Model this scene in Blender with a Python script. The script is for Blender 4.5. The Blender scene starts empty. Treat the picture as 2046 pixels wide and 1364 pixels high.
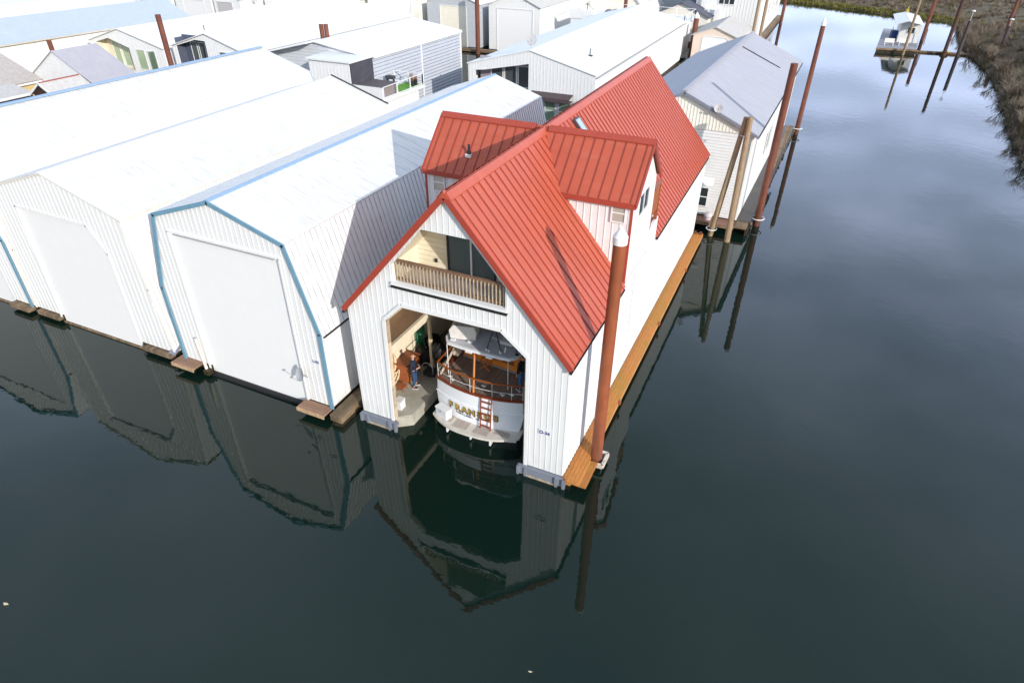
import bpy, bmesh, math, random
from mathutils import Vector, Matrix
from mathutils.geometry import tessellate_polygon
R = math.radians
rng = random.Random(7)
scene = bpy.context.scene
COL = scene.collection

# ------------------------------------------------------------------ camera
CAMP = (14.4512, -16.4827, 18.2874); PITCH = .596075; ROLL = .008334; YAW = .426414; FPX = 1273.436
def cam_axes():
    h = Vector((-math.sin(YAW)*math.cos(PITCH), math.cos(YAW)*math.cos(PITCH), -math.sin(PITCH)))
    r0 = Vector((math.cos(YAW), math.sin(YAW), 0)); u0 = r0.cross(h)
    r = math.cos(ROLL)*r0+math.sin(ROLL)*u0; u = -math.sin(ROLL)*r0+math.cos(ROLL)*u0
    return r, u, h
cd = bpy.data.cameras.new('camera'); cam = bpy.data.objects.new('camera', cd); COL.objects.link(cam)
r_, u_, h_ = cam_axes()
M = Matrix(((r_.x, u_.x, -h_.x, CAMP[0]), (r_.y, u_.y, -h_.y, CAMP[1]), (r_.z, u_.z, -h_.z, CAMP[2]), (0, 0, 0, 1)))
cam.matrix_world = M
cd.sensor_width = 36; cd.lens = FPX/2046*36; cd.clip_start = .1; cd.clip_end = 3000
scene.camera = cam

# ------------------------------------------------------------------ sky and sun
SUN_EL, SUN_AZ = R(20.5), R(122.0)
w = bpy.data.worlds.new("World"); scene.world = w; w.use_nodes = True
nt = w.node_tree; bg = nt.nodes['Background']
sky = nt.nodes.new('ShaderNodeTexSky'); sky.sky_type = 'NISHITA'; sky.sun_disc = False
sky.sun_elevation = SUN_EL; sky.sun_rotation = SUN_AZ; sky.air_density = 1.0; sky.dust_density = 1.2
tc = nt.nodes.new('ShaderNodeTexCoord')
sx = nt.nodes.new('ShaderNodeSeparateXYZ'); nt.links.new(tc.outputs['Generated'], sx.inputs[0])
zz = nt.nodes.new('ShaderNodeMath'); zz.operation = 'MAXIMUM'; zz.inputs[1].default_value = .06; nt.links.new(sx.outputs[2], zz.inputs[0])
dx = nt.nodes.new('ShaderNodeMath'); dx.operation = 'DIVIDE'; nt.links.new(sx.outputs[0], dx.inputs[0]); nt.links.new(zz.outputs[0], dx.inputs[1])
dy = nt.nodes.new('ShaderNodeMath'); dy.operation = 'DIVIDE'; nt.links.new(sx.outputs[1], dy.inputs[0]); nt.links.new(zz.outputs[0], dy.inputs[1])
cx = nt.nodes.new('ShaderNodeCombineXYZ'); nt.links.new(dx.outputs[0], cx.inputs[0]); nt.links.new(dy.outputs[0], cx.inputs[1])
cn = nt.nodes.new('ShaderNodeTexNoise'); cn.inputs['Scale'].default_value = 1.05; cn.inputs['Detail'].default_value = 5; cn.inputs['Roughness'].default_value = .5
nt.links.new(cx.outputs[0], cn.inputs['Vector'])
cr = nt.nodes.new('ShaderNodeValToRGB'); cr.color_ramp.elements[0].position = .40; cr.color_ramp.elements[1].position = .66
cr.color_ramp.elements[0].color = (0, 0, 0, 1); cr.color_ramp.elements[1].color = (.8, .8, .8, 1)
nt.links.new(cn.outputs['Fac'], cr.inputs[0])
mx = nt.nodes.new('ShaderNodeMix'); mx.data_type = 'RGBA'
fc = nt.nodes.new('ShaderNodeMath'); fc.operation = 'MULTIPLY_ADD'; fc.inputs[1].default_value = .55; fc.inputs[2].default_value = .42; fc.use_clamp = True
nt.links.new(cr.outputs[0], fc.inputs[0]); nt.links.new(fc.outputs[0], mx.inputs[0]); nt.links.new(sky.outputs[0], mx.inputs[6])
# sunlit cloud bank low in the north, opposite the sun
lo = nt.nodes.new('ShaderNodeMapRange'); lo.interpolation_type = 'SMOOTHSTEP'; lo.inputs['From Min'].default_value = .82; lo.inputs['From Max'].default_value = .22; nt.links.new(sx.outputs[2], lo.inputs['Value'])
no = nt.nodes.new('ShaderNodeMapRange'); no.interpolation_type = 'SMOOTHSTEP'; no.inputs['From Min'].default_value = .0; no.inputs['From Max'].default_value = .55; nt.links.new(sx.outputs[1], no.inputs['Value'])
ln = nt.nodes.new('ShaderNodeMath'); ln.operation = 'MULTIPLY'; nt.links.new(lo.outputs[0], ln.inputs[0]); nt.links.new(no.outputs[0], ln.inputs[1])
cm = nt.nodes.new('ShaderNodeMix'); cm.data_type = 'RGBA'; nt.links.new(ln.outputs[0], cm.inputs[0]); cm.inputs[6].default_value = (4.5, 5.3, 6.2, 1); cm.inputs[7].default_value = (10.2, 11.8, 16.8, 1)
nt.links.new(cm.outputs[2], mx.inputs[7])
nt.links.new(mx.outputs[2], bg.inputs['Color']); bg.inputs['Strength'].default_value = .13
sl = bpy.data.lights.new('sun', 'SUN'); sl.energy = 2.9; sl.angle = R(.5); sl.color = (1, .94, .86)
so = bpy.data.objects.new('sun', sl); COL.objects.link(so)
sd = Vector((math.sin(SUN_AZ)*math.cos(SUN_EL), math.cos(SUN_AZ)*math.cos(SUN_EL), math.sin(SUN_EL)))
so.rotation_euler = sd.to_track_quat('Z', 'Y').to_euler(); so.location = (40, -30, 40)
scene.view_settings.view_transform = 'Standard'; scene.view_settings.look = 'None'
scene.view_settings.exposure = .62; scene.view_settings.gamma = 1
scene.render.engine = 'CYCLES'

# ------------------------------------------------------------------ materials
def newmat(name):
    m = bpy.data.materials.new(name); m.use_nodes = True
    return m, m.node_tree, m.node_tree.nodes['Principled BSDF']
def mat(name, col, rough=.6, var=.12, scale=3.0, stretch=(1, 1, 1), metal=0, spec=.4, bump=0, bscale=30, grime=None, gamt=.3, gscale=.8):
    m, t, p = newmat(name)
    p.inputs['Roughness'].default_value = rough; p.inputs['Metallic'].default_value = metal
    p.inputs['Specular IOR Level'].default_value = spec
    tc = t.nodes.new('ShaderNodeTexCoord'); mp = t.nodes.new('ShaderNodeMapping'); mp.inputs['Scale'].default_value = stretch
    t.links.new(tc.outputs['Object'], mp.inputs[0])
    n = t.nodes.new('ShaderNodeTexNoise'); n.inputs['Scale'].default_value = scale; n.inputs['Detail'].default_value = 6
    t.links.new(mp.outputs[0], n.inputs['Vector'])
    cr = t.nodes.new('ShaderNodeValToRGB'); e = cr.color_ramp.elements
    e[0].position = .3; e[1].position = .7
    e[0].color = [max(0, c*(1-var)) for c in col]+[1]; e[1].color = [min(1, c*(1+var)) for c in col]+[1]
    t.links.new(n.outputs['Fac'], cr.inputs[0]); out = cr.outputs[0]
    if grime:
        n2 = t.nodes.new('ShaderNodeTexNoise'); n2.inputs['Scale'].default_value = gscale; n2.inputs['Detail'].default_value = 8; n2.inputs['Roughness'].default_value = .7
        t.links.new(mp.outputs[0], n2.inputs['Vector'])
        c2 = t.nodes.new('ShaderNodeValToRGB'); c2.color_ramp.elements[0].position = .5; c2.color_ramp.elements[1].position = .75
        c2.color_ramp.elements[0].color = (0, 0, 0, 1); c2.color_ramp.elements[1].color = (gamt, gamt, gamt, 1)
        t.links.new(n2.outputs['Fac'], c2.inputs[0])
        mi = t.nodes.new('ShaderNodeMix'); mi.data_type = 'RGBA'
        t.links.new(c2.outputs[0], mi.inputs[0]); t.links.new(out, mi.inputs[6]); mi.inputs[7].default_value = list(grime)+[1]
        out = mi.outputs[2]
    t.links.new(out, p.inputs['Base Color'])
    if bump:
        b = t.nodes.new('ShaderNodeBump'); b.inputs['Strength'].default_value = bump; b.inputs['Distance'].default_value = .02
        n3 = t.nodes.new('ShaderNodeTexNoise'); n3.inputs['Scale'].default_value = bscale; n3.inputs['Detail'].default_value = 4
        t.links.new(mp.outputs[0], n3.inputs['Vector']); t.links.new(n3.outputs['Fac'], b.inputs['Height']); t.links.new(b.outputs[0], p.inputs['Normal'])
    return m
def ribmat(name, col, axis, period, depth=.02, duty=.5, rough=.5, grime=None, gamt=.25, stretch=(1, 1, 1), gscale=.6, var=.04, spec=.4):
    """painted sheet with pressed ribs repeating along one axis (bump only)"""
    m = mat(name, col, rough, var, 2.0, stretch, grime=grime, gamt=gamt, gscale=gscale, spec=spec)
    t = m.node_tree; p = t.nodes['Principled BSDF']
    tc = t.nodes.new('ShaderNodeTexCoord'); s = t.nodes.new('ShaderNodeSeparateXYZ'); t.links.new(tc.outputs['Object'], s.inputs[0])
    a = t.nodes.new('ShaderNodeMath'); a.operation = 'PINGPONG'; a.inputs[1].default_value = period/2
    t.links.new(s.outputs['XYZ'.index(axis)], a.inputs[0])
    mr = t.nodes.new('ShaderNodeMapRange'); mr.inputs['From Min'].default_value = period/2*duty*.75; mr.inputs['From Max'].default_value = period/2*duty*1.25
    t.links.new(a.outputs[0], mr.inputs['Value'])
    b = t.nodes.new('ShaderNodeBump'); b.inputs['Strength'].default_value = 1; b.inputs['Distance'].default_value = depth
    t.links.new(mr.outputs[0], b.inputs['Height']); t.links.new(b.outputs[0], p.inputs['Normal'])
    return m
def wood(name, col, axis='X', plank=.14, var=.3, rough=.75, grime=None, gamt=.5):
    """planks: each board its own tone, grain along the board. axis = the axis boards repeat along"""
    m, t, p = newmat(name); p.inputs['Roughness'].default_value = rough; p.inputs['Specular IOR Level'].default_value = .25
    tc = t.nodes.new('ShaderNodeTexCoord'); s = t.nodes.new('ShaderNodeSeparateXYZ'); t.links.new(tc.outputs['Object'], s.inputs[0])
    i = 'XYZ'.index(axis)
    d = t.nodes.new('ShaderNodeMath'); d.operation = 'DIVIDE'; d.inputs[1].default_value = plank; t.links.new(s.outputs[i], d.inputs[0])
    f = t.nodes.new('ShaderNodeMath'); f.operation = 'FLOOR'; t.links.new(d.outputs[0], f.inputs[0])
    wn = t.nodes.new('ShaderNodeTexWhiteNoise'); wn.noise_dimensions = '1D'; t.links.new(f.outputs[0], wn.inputs['W'])
    mp = t.nodes.new('ShaderNodeMapping'); sc = [1.2, 1.2, 1.2]; sc[i] = 14; mp.inputs['Scale'].default_value = sc
    if axis != 'Z': mp.inputs['Scale'].default_value[2] = 6
    t.links.new(tc.outputs['Object'], mp.inputs[0])
    n = t.nodes.new('ShaderNodeTexNoise'); n.inputs['Scale'].default_value = 2.5; n.inputs['Detail'].default_value = 8; t.links.new(mp.outputs[0], n.inputs['Vector'])
    ad = t.nodes.new('ShaderNodeMath'); ad.operation = 'MULTIPLY_ADD'; ad.inputs[1].default_value = .45; t.links.new(wn.outputs[0], ad.inputs[0]); t.links.new(n.outputs['Fac'], ad.inputs[2])
    cr = t.nodes.new('ShaderNodeValToRGB'); cr.color_ramp.elements[0].position = .35; cr.color_ramp.elements[1].position = 1.0
    cr.color_ramp.elements[0].color = [c*(1-var) for c in col]+[1]; cr.color_ramp.elements[1].color = [min(1, c*(1+var)) for c in col]+[1]
    t.links.new(ad.outputs[0], cr.inputs[0]); out = cr.outputs[0]
    if grime:
        n2 = t.nodes.new('ShaderNodeTexNoise'); n2.inputs['Scale'].default_value = 1.1; n2.inputs['Detail'].default_value = 8; t.links.new(tc.outputs['Object'], n2.inputs['Vector'])
        c2 = t.nodes.new('ShaderNodeValToRGB'); c2.color_ramp.elements[0].position = .45; c2.color_ramp.elements[1].position = .7
        c2.color_ramp.elements[0].color = (0, 0, 0, 1); c2.color_ramp.elements[1].color = (gamt,)*3+(1,)
        t.links.new(n2.outputs['Fac'], c2.inputs[0]); mi = t.nodes.new('ShaderNodeMix'); mi.data_type = 'RGBA'
        t.links.new(c2.outputs[0], mi.inputs[0]); t.links.new(out, mi.inputs[6]); mi.inputs[7].default_value = list(grime)+[1]; out = mi.outputs[2]
    t.links.new(out, p.inputs['Base Color'])
    # gaps between boards as relief
    pp = t.nodes.new('ShaderNodeMath'); pp.operation = 'PINGPONG'; pp.inputs[1].default_value = plank/2; t.links.new(s.outputs[i], pp.inputs[0])
    mr = t.nodes.new('ShaderNodeMapRange'); mr.inputs['From Max'].default_value = .012; t.links.new(pp.outputs[0], mr.inputs['Value'])
    b = t.nodes.new('ShaderNodeBump'); b.inputs['Strength'].default_value = 1; b.inputs['Distance'].default_value = .02
    t.links.new(mr.outputs[0], b.inputs['Height']); t.links.new(b.outputs[0], p.inputs['Normal'])
    return m

W8 = (.725, .73, .74); DIRT = (.42, .42, .40)
m_white = mat('white_paint', W8, .5, .03, grime=DIRT, gamt=.12)
def base_stain(m, z0=.42, z1=1.25, col=(.30, .31, .24), amt=.45):
    t = m.node_tree; p = t.nodes['Principled BSDF']; src = p.inputs['Base Color'].links[0].from_socket
    tc = t.nodes.new('ShaderNodeTexCoord'); s = t.nodes.new('ShaderNodeSeparateXYZ'); t.links.new(tc.outputs['Object'], s.inputs[0])
    mr = t.nodes.new('ShaderNodeMapRange'); mr.inputs['From Min'].default_value = z1; mr.inputs['From Max'].default_value = z0; t.links.new(s.outputs[2], mr.inputs['Value'])
    mp = t.nodes.new('ShaderNodeMapping'); mp.inputs['Scale'].default_value = (5, 5, .8); t.links.new(tc.outputs['Object'], mp.inputs[0])
    n = t.nodes.new('ShaderNodeTexNoise'); n.inputs['Scale'].default_value = 1.2; n.inputs['Detail'].default_value = 6; t.links.new(mp.outputs[0], n.inputs['Vector'])
    a = t.nodes.new('ShaderNodeMath'); a.operation = 'MULTIPLY_ADD'; a.inputs[1].default_value = 2.6; a.inputs[2].default_value = -1.0; a.use_clamp = True; t.links.new(n.outputs['Fac'], a.inputs[0])
    b = t.nodes.new('ShaderNodeMath'); b.operation = 'MULTIPLY'; t.links.new(a.outputs[0], b.inputs[0]); t.links.new(mr.outputs[0], b.inputs[1])
    c = t.nodes.new('ShaderNodeMath'); c.operation = 'MULTIPLY'; c.inputs[1].default_value = amt; t.links.new(b.outputs[0], c.inputs[0])
    mi = t.nodes.new('ShaderNodeMix'); mi.data_type = 'RGBA'; t.links.new(c.outputs[0], mi.inputs[0]); t.links.new(src, mi.inputs[6]); mi.inputs[7].default_value = list(col)+[1]
    t.links.new(mi.outputs[2], p.inputs['Base Color'])
m_wallpaint = mat('white_wall_paint', W8, .5, .03, grime=DIRT, gamt=.16, stretch=(2.5, 2.5, .35), gscale=1.1); base_stain(m_wallpaint)
m_wroofY = ribmat('white_roof_sheet', (.66, .65, .635), 'Y', .30, .010, .8, .45, grime=(.24, .23, .21), gamt=.42, stretch=(.5, 3.4, .5), gscale=1.9)
m_wallX = ribmat('white_siding_front', W8, 'X', .23, .018, .3, .5, grime=DIRT, gamt=.12, stretch=(3, 3, .5))
m_wallY = ribmat('white_siding_side', W8, 'Y', .23, .018, .3, .5, grime=DIRT, gamt=.12, stretch=(3, 3, .5))
m_lapZ = ribmat('white_lap_siding', (.76, .76, .77), 'Z', .2, .02, .12, .55, grime=DIRT, gamt=.15)
m_door = ribmat('white_roll_door', (.77, .77, .78), 'Z', .24, .0025, .12, .5, var=.01)
m_doorcream = ribmat('cream_roll_door', (.74, .70, .60), 'Z', .5, .01, .1, .5)
m_doorgrey = ribmat('grey_roll_door', (.48, .46, .48), 'Z', .3, .01, .2, .5)
m_greyZ = ribmat('grey_corrugated_side', (.46, .49, .55), 'Z', .33, .07, .5, .45)
m_greylap = ribmat('grey_lap_siding', (.46, .48, .52), 'Z', .25, .02, .15, .55)
m_cream = mat('cream_wall_paint', (.76, .68, .52), .7, .06)
m_creamlap = ribmat('cream_lap_siding', (.74, .67, .52), 'Z', .2, .015, .12, .6)
m_offwhite = mat('off_white_siding', (.78, .75, .68), .6, .04, grime=DIRT, gamt=.1)
m_pink = mat('pale_pink_siding', (.72, .60, .52), .6, .04)
m_yellow = ribmat('yellow_lap_siding', (.62, .46, .20), 'Z', .25, .015, .15, .6)
m_red = mat('red_roof_paint', (.42, .086, .048), .45, .07, 1.2, (.5, 2, .5), grime=(.46, .14, .10), gamt=.5, gscale=1.5)
m_redtrim = mat('red_trim', (.34, .055, .035), .5, .06)
m_blue = mat('blue_trim', (.15, .29, .40), .5, .06)
m_bluepale = mat('pale_blue_cap', (.25, .37, .53), .5, .06)
m_blueroof = ribmat('pale_blue_roof', (.40, .46, .51), 'Y', .4, .015, .8, .5, grime=(.6, .6, .6), gamt=.2)
m_greyroof = mat('grey_shingle_roof', (.36, .365, .41), .8, .06, 2.5, (.35, 3, .35), grime=(.52, .52, .55), gamt=.5, gscale=1.4, bump=.15, bscale=12)
m_greyroofY = ribmat('grey_metal_roof', (.38, .37, .41), 'Y', .4, .02, .85, .6, grime=(.5, .48, .48), gamt=.3)
m_tanroof = mat('tan_roof', (.42, .38, .36), .8, .1, grime=(.3, .28, .26), gamt=.3)
m_palesh = mat('pale_shingle_roof', (.50, .48, .46), .8, .1)
m_navyroof = mat('slate_blue_roof', (.085, .09, .13), .7, .12)
m_dark = mat('dark_paint', (.02, .02, .022), .5, .1)
m_darkgrey = mat('dark_grey_panel', (.055, .055, .07), .6, .2, 2, grime=(.12, .09, .1), gamt=.5)
m_brownpaint = mat('brown_awning', (.07, .05, .055), .6, .1)
m_grey = mat('grey_metal', (.19, .21, .26), .5, .15, grime=(.10, .07, .05), gamt=.5, gscale=3)
m_galv = mat('galvanised_metal', (.5, .5, .5), .4, .1, metal=.6)
m_conc = mat('grey_deck_coating', (.37, .355, .30), .8, .08, 1.5, grime=(.17, .16, .13), gamt=.45, gscale=1.3)
m_oldwood = wood('weathered_timber', (.20, .14, .09), 'X', .18, .5, grime=(.08, .07, .04), gamt=.7)
m_oldwoodY = wood('weathered_boards', (.22, .15, .10), 'Y', .16, .5, grime=(.10, .07, .04), gamt=.6)
m_orange = wood('stained_walkway', (.44, .175, .045), 'X', .14, .35, .6, grime=(.30, .20, .03), gamt=.55)
m_brownboard = wood('brown_boards', (.28, .15, .10), 'X', .17, .3)
m_loft = mat('brown_plywood', (.24, .15, .09), .7, .15, 4, (1, .3, 1), grime=(.30, .20, .12), gamt=.4)
m_wet = mat('wet_log', (.035, .025, .015), .4, .4, 5, grime=(.10, .09, .02), gamt=.5)
m_rust = mat('rusty_steel', (.15, .048, .030), .7, .25, 2.2, (1, 1, .5), grime=(.10, .035, .025), gamt=.6, gscale=2)
m_rustbright = mat('orange_rusty_steel', (.25, .070, .027), .65, .2, 2.2, (1, 1, .4), grime=(.17, .05, .03), gamt=.6, gscale=2)
base_stain(m_rust, .15, 1.3, (.045, .03, .022), 1.0); base_stain(m_rustbright, .8, 3.2, (.10, .045, .035), 1.0)
m_logs = mat('wooden_pile', (.30, .21, .13), .85, .3, 6, (3, 3, .5), grime=(.12, .08, .05), gamt=.6, gscale=3)
m_darkpile = mat('dark_steel_pile', (.07, .05, .055), .6, .2)
m_teak = wood('varnished_wood', (.62, .20, .035), 'Z', .3, .25, .3)
m_teakdeck = wood('teak_deck', (.21, .155, .125), 'X', .06, .25)
m_grate = wood('teak_platform', (.45, .39, .35), 'X', .05, .15)
m_mahog = mat('mahogany', (.22, .045, .018), .35, .15)
m_varn = mat('varnished_spar', (.50, .16, .025), .3, .12)
m_boat = mat('white_gelcoat', (.76, .77, .80), .18, .02, spec=.5)
m_hardtop = mat('grey_nonskid', (.50, .51, .56), .5, .05)
m_canvas = mat('canvas_cover', (.62, .59, .56), .9, .08, 5, bump=.6, bscale=6)
m_black = mat('black_rubber', (.008, .008, .009), .6, .2)
m_green = mat('green_hose', (.03, .24, .12), .5, .2)
m_rope = mat('beige_rope', (.64, .52, .35), .9, .15, 20)
m_grass = mat('artificial_turf', (.12, .30, .04), .9, .2, 20)
m_orangewood = mat('orange_cabinet', (.31, .095, .035), .5, .12)
m_gold = mat('gold_leaf', (.48, .32, .06), .35, .15, metal=.4)
m_letter = mat('dark_lettering', (.02, .02, .03), .5, .1)
m_numblue = mat('blue_lettering', (.02, .035, .22), .5, .1)
m_skin = mat('skin', (.55, .30, .20), .6, .06)
m_navy = mat('navy_fabric', (.012, .018, .045), .85, .15, 20)
m_jeans = mat('blue_denim', (.022, .06, .14), .85, .15, 20)
m_shoe = mat('black_shoe', (.01, .01, .01), .5, .1)
m_hairg = mat('thin_hair', (.34, .21, .15), .8, .1)
m_haird = mat('dark_hair', (.03, .02, .015), .7, .1)
m_yel = mat('yellow_plastic', (.65, .45, .05), .5, .1)
m_bluebar = mat('blue_plastic', (.01, .05, .22), .5, .1)
m_dryplant = mat('dry_leaves', (.25, .14, .08), .8, .2)
m_greydeck = wood('grey_deck_boards', (.30, .30, .34), 'Y', .3, .25)
def glassmat(name, col, rough=.08):
    m, t, p = newmat(name); p.inputs['Base Color'].default_value = list(col)+[1]; p.inputs['Roughness'].default_value = rough
    p.inputs['Specular IOR Level'].default_value = .6
    tc = t.nodes.new('ShaderNodeTexCoord'); n = t.nodes.new('ShaderNodeTexNoise'); n.inputs['Scale'].default_value = 2; t.links.new(tc.outputs['Object'], n.inputs['Vector'])
    b = t.nodes.new('ShaderNodeBump'); b.inputs['Strength'].default_value = .05; t.links.new(n.outputs['Fac'], b.inputs['Height']); t.links.new(b.outputs[0], p.inputs['Normal'])
    return m
g_dark = glassmat('dark_window_glass', (.02, .03, .035))
g_green = glassmat('green_tinted_glass', (.22, .30, .22), .15)
g_greenl = glassmat('pale_green_glass', (.33, .42, .27), .15)
g_blind = glassmat('glass_over_blind', (.40, .38, .34), .15)
g_bldark = glassmat('glass_over_curtain', (.07, .085, .09), .1)
m_clear, tt, pp_ = newmat('clear_glass'); pp_.inputs['Transmission Weight'].default_value = 1; pp_.inputs['Roughness'].default_value = .02; pp_.inputs['IOR'].default_value = 1.05

# ------------------------------------------------------------------ mesh helpers
def P3(axis, a, b, c):
    return {'x': (c, a, b), 'y': (a, c, b), 'z': (a, b, c)}[axis]
class MB:
    def __init__(s): s.v = []; s.f = []; s.mi = []
    def add(s, vs, fs, mi=0):
        n = len(s.v); s.v += [tuple(v) for v in vs]; s.f += [tuple(i+n for i in f) for f in fs]; s.mi += [mi]*len(fs); return s
    def box(s, x0, x1, y0, y1, z0, z1, mi=0):
        return s.add([(x, y, z) for x in (x0, x1) for y in (y0, y1) for z in (z0, z1)],
                     [(0, 1, 3, 2), (4, 6, 7, 5), (0, 4, 5, 1), (2, 3, 7, 6), (0, 2, 6, 4), (1, 5, 7, 3)], mi)
    def bar(s, p, q, w, h, mi=0, up=(0, 0, 1)):
        p = Vector(p); q = Vector(q); d = (q-p).normalized(); u = Vector(up)
        if abs(d.dot(u)) > .98: u = Vector((0, 1, 0))
        a = d.cross(u).normalized()*w/2; b = a.cross(d).normalized()*h/2
        vs = [p-a-b, p+a-b, p+a+b, p-a+b, q-a-b, q+a-b, q+a+b, q-a+b]
        return s.add(vs, [(0, 3, 2, 1), (4, 5, 6, 7), (0, 1, 5, 4), (1, 2, 6, 5), (2, 3, 7, 6), (3, 0, 4, 7)], mi)
    def cyl(s, p, q, r0, r1=None, n=12, mi=0):
        r1 = r0 if r1 is None else r1; p = Vector(p); q = Vector(q); d = (q-p).normalized()
        u = Vector((0, 0, 1)) if abs(d.z) < .9 else Vector((1, 0, 0)); a = d.cross(u).normalized(); b = d.cross(a)
        vs = []
        for k in range(n):
            t = 2*math.pi*k/n; o = a*math.cos(t)+b*math.sin(t); vs += [p+o*r0, q+o*r1]
        fs = [(2*k, 2*k+1, (2*k+3) % (2*n), (2*k+2) % (2*n)) for k in range(n)]
        fs += [tuple(2*k for k in range(n))[::-1], tuple(2*k+1 for k in range(n))]
        return s.add(vs, fs, mi)
    def tube(s, pts, r, n=6, mi=0):
        for a, b in zip(pts, pts[1:]): s.cyl(a, b, r, r, n, mi)
        return s
    def ball(s, c, r, n=10, sc=(1, 1, 1), mi=0):
        vs = []; fs = []; m = n//2+1
        for i in range(m+1):
            th = math.pi*i/m
            for j in range(n):
                ph = 2*math.pi*j/n; vs.append((c[0]+r*sc[0]*math.sin(th)*math.cos(ph), c[1]+r*sc[1]*math.sin(th)*math.sin(ph), c[2]+r*sc[2]*math.cos(th)))
        for i in range(m):
            for j in range(n): fs.append((i*n+j, (i+1)*n+j, (i+1)*n+(j+1) % n, i*n+(j+1) % n))
        return s.add(vs, fs, mi)
    def plate(s, outer, c0, c1, axis='y', holes=(), mi=0, dx=0):
        """polygon (a,b) with holes, extruded between c0 and c1 on the axis; dx shifts the x of the far side"""
        loops = [list(outer)]+[list(h) for h in holes]; pts = [p for l in loops for p in l]; n = len(pts)
        tri = tessellate_polygon([[Vector((p[0], p[1], 0)) for p in l] for l in loops])
        vs = [P3(axis, a, b, c0) for a, b in pts]+[P3(axis, a+dx, b, c1) for a, b in pts]
        fs = [tuple(t) for t in tri]+[tuple(i+n for i in t[::-1]) for t in tri]
        o = 0
        for l in loops:
            k = len(l)
            for i in range(k): fs.append((o+i, o+(i+1) % k, o+(i+1) % k+n, o+i+n))
            o += k
        return s.add(vs, fs, mi)
    def slab(s, pts, t, mi=0):
        """planar polygon given thickness t against its normal (normal by winding)"""
        P = [Vector(p) for p in pts]; nn = Vector((0, 0, 0))
        for i in range(len(P)): nn += (P[i]-P[0]).cross(P[(i+1) % len(P)]-P[0])
        nn.normalize(); k = len(P); Q = [p-nn*t for p in P]
        fs = [tuple(range(k)), tuple(range(k, 2*k))[::-1]]+[(i, i+k, (i+1) % k+k, (i+1) % k) for i in range(k)]
        return s.add(P+Q, fs, mi)
    def build(s, name, mats, parent=None, smooth=True):
        me = bpy.data.meshes.new(name); off = Vector(parent['_o']) if parent is not None and '_o' in parent else Vector((0, 0, 0))
        me.from_pydata([tuple(Vector(v)-off) for v in s.v], [], s.f)
        mats = mats if isinstance(mats, (list, tuple)) else [mats]
        for m in mats: me.materials.append(m)
        me.polygons.foreach_set('material_index', s.mi)
        bm = bmesh.new(); bm.from_mesh(me); bmesh.ops.recalc_face_normals(bm, faces=bm.faces); bm.to_mesh(me); bm.free()
        if smooth: me.shade_smooth(); me.set_sharp_from_angle(angle=R(32))
        o = bpy.data.objects.new(name, me); COL.objects.link(o)
        if parent is not None:
            o.parent = parent; o['_o'] = tuple(off)
        return o
def thing(name, label, cat, loc, group=None):
    o = bpy.data.objects.new(name, None); COL.objects.link(o); o.empty_display_size = .2
    o.location = loc; o['_o'] = tuple(loc); o['label'] = label; o['category'] = cat
    if group: o['group'] = group
    return o
def single(mb, name, mats, label, cat, loc, group=None, kind=None):
    """a thing of one mesh"""
    class D(dict): pass
    me_o = mb; off = Vector(loc); me_o.v = [tuple(Vector(v)-off) for v in mb.v]
    o = me_o.build(name, mats); o.location = loc
    if label: o['label'] = label
    if cat: o['category'] = cat
    if group: o['group'] = group
    if kind: o['kind'] = kind
    return o
def copy_tree(o, parent=None):
    c = o.copy(); COL.objects.link(c)
    if parent: c.parent = parent
    for ch in list(o.children): copy_tree(ch, c)
    return c
def lerp(a, b, t): return a+(b-a)*t
def scan(poly, x):
    zs = []
    for i in range(len(poly)):
        (x0, z0), (x1, z1) = poly[i], poly[(i+1) % len(poly)]
        if (x0 <= x < x1) or (x1 <= x < x0): zs.append(z0+(z1-z0)*(x-x0)/(x1-x0))
    return sorted(zs)
def ribs(mb, outer, c, axis, step, holes=(), w=.035, h=.018, mi=0, sign=-1):
    """raised vertical ribs over a wall polygon, clipped at its outline and openings"""
    x0 = min(p[0] for p in outer); x1 = max(p[0] for p in outer); x = x0+step/2
    while x < x1:
        zs = scan(outer, x); iv = [(zs[i], zs[i+1]) for i in range(0, len(zs)-1, 2)]
        for hl in holes:
            hz = scan(hl, x)
            for k in range(0, len(hz)-1, 2):
                niv = []
                for a, b in iv:
                    if hz[k] > a: niv.append((a, min(b, hz[k])))
                    if hz[k+1] < b: niv.append((max(a, hz[k+1]), b))
                iv = [t for t in niv if t[1]-t[0] > .05]
        for a, b in iv:
            c0, c1 = sorted((c+sign*h, c+sign*.0))
            if axis == 'y': mb.box(x-w/2, x+w/2, c0, c1, a+.02, b-.03, mi)
            else: mb.box(c0, c1, x-w/2, x+w/2, a+.02, b-.03, mi)
        x += step
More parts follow.
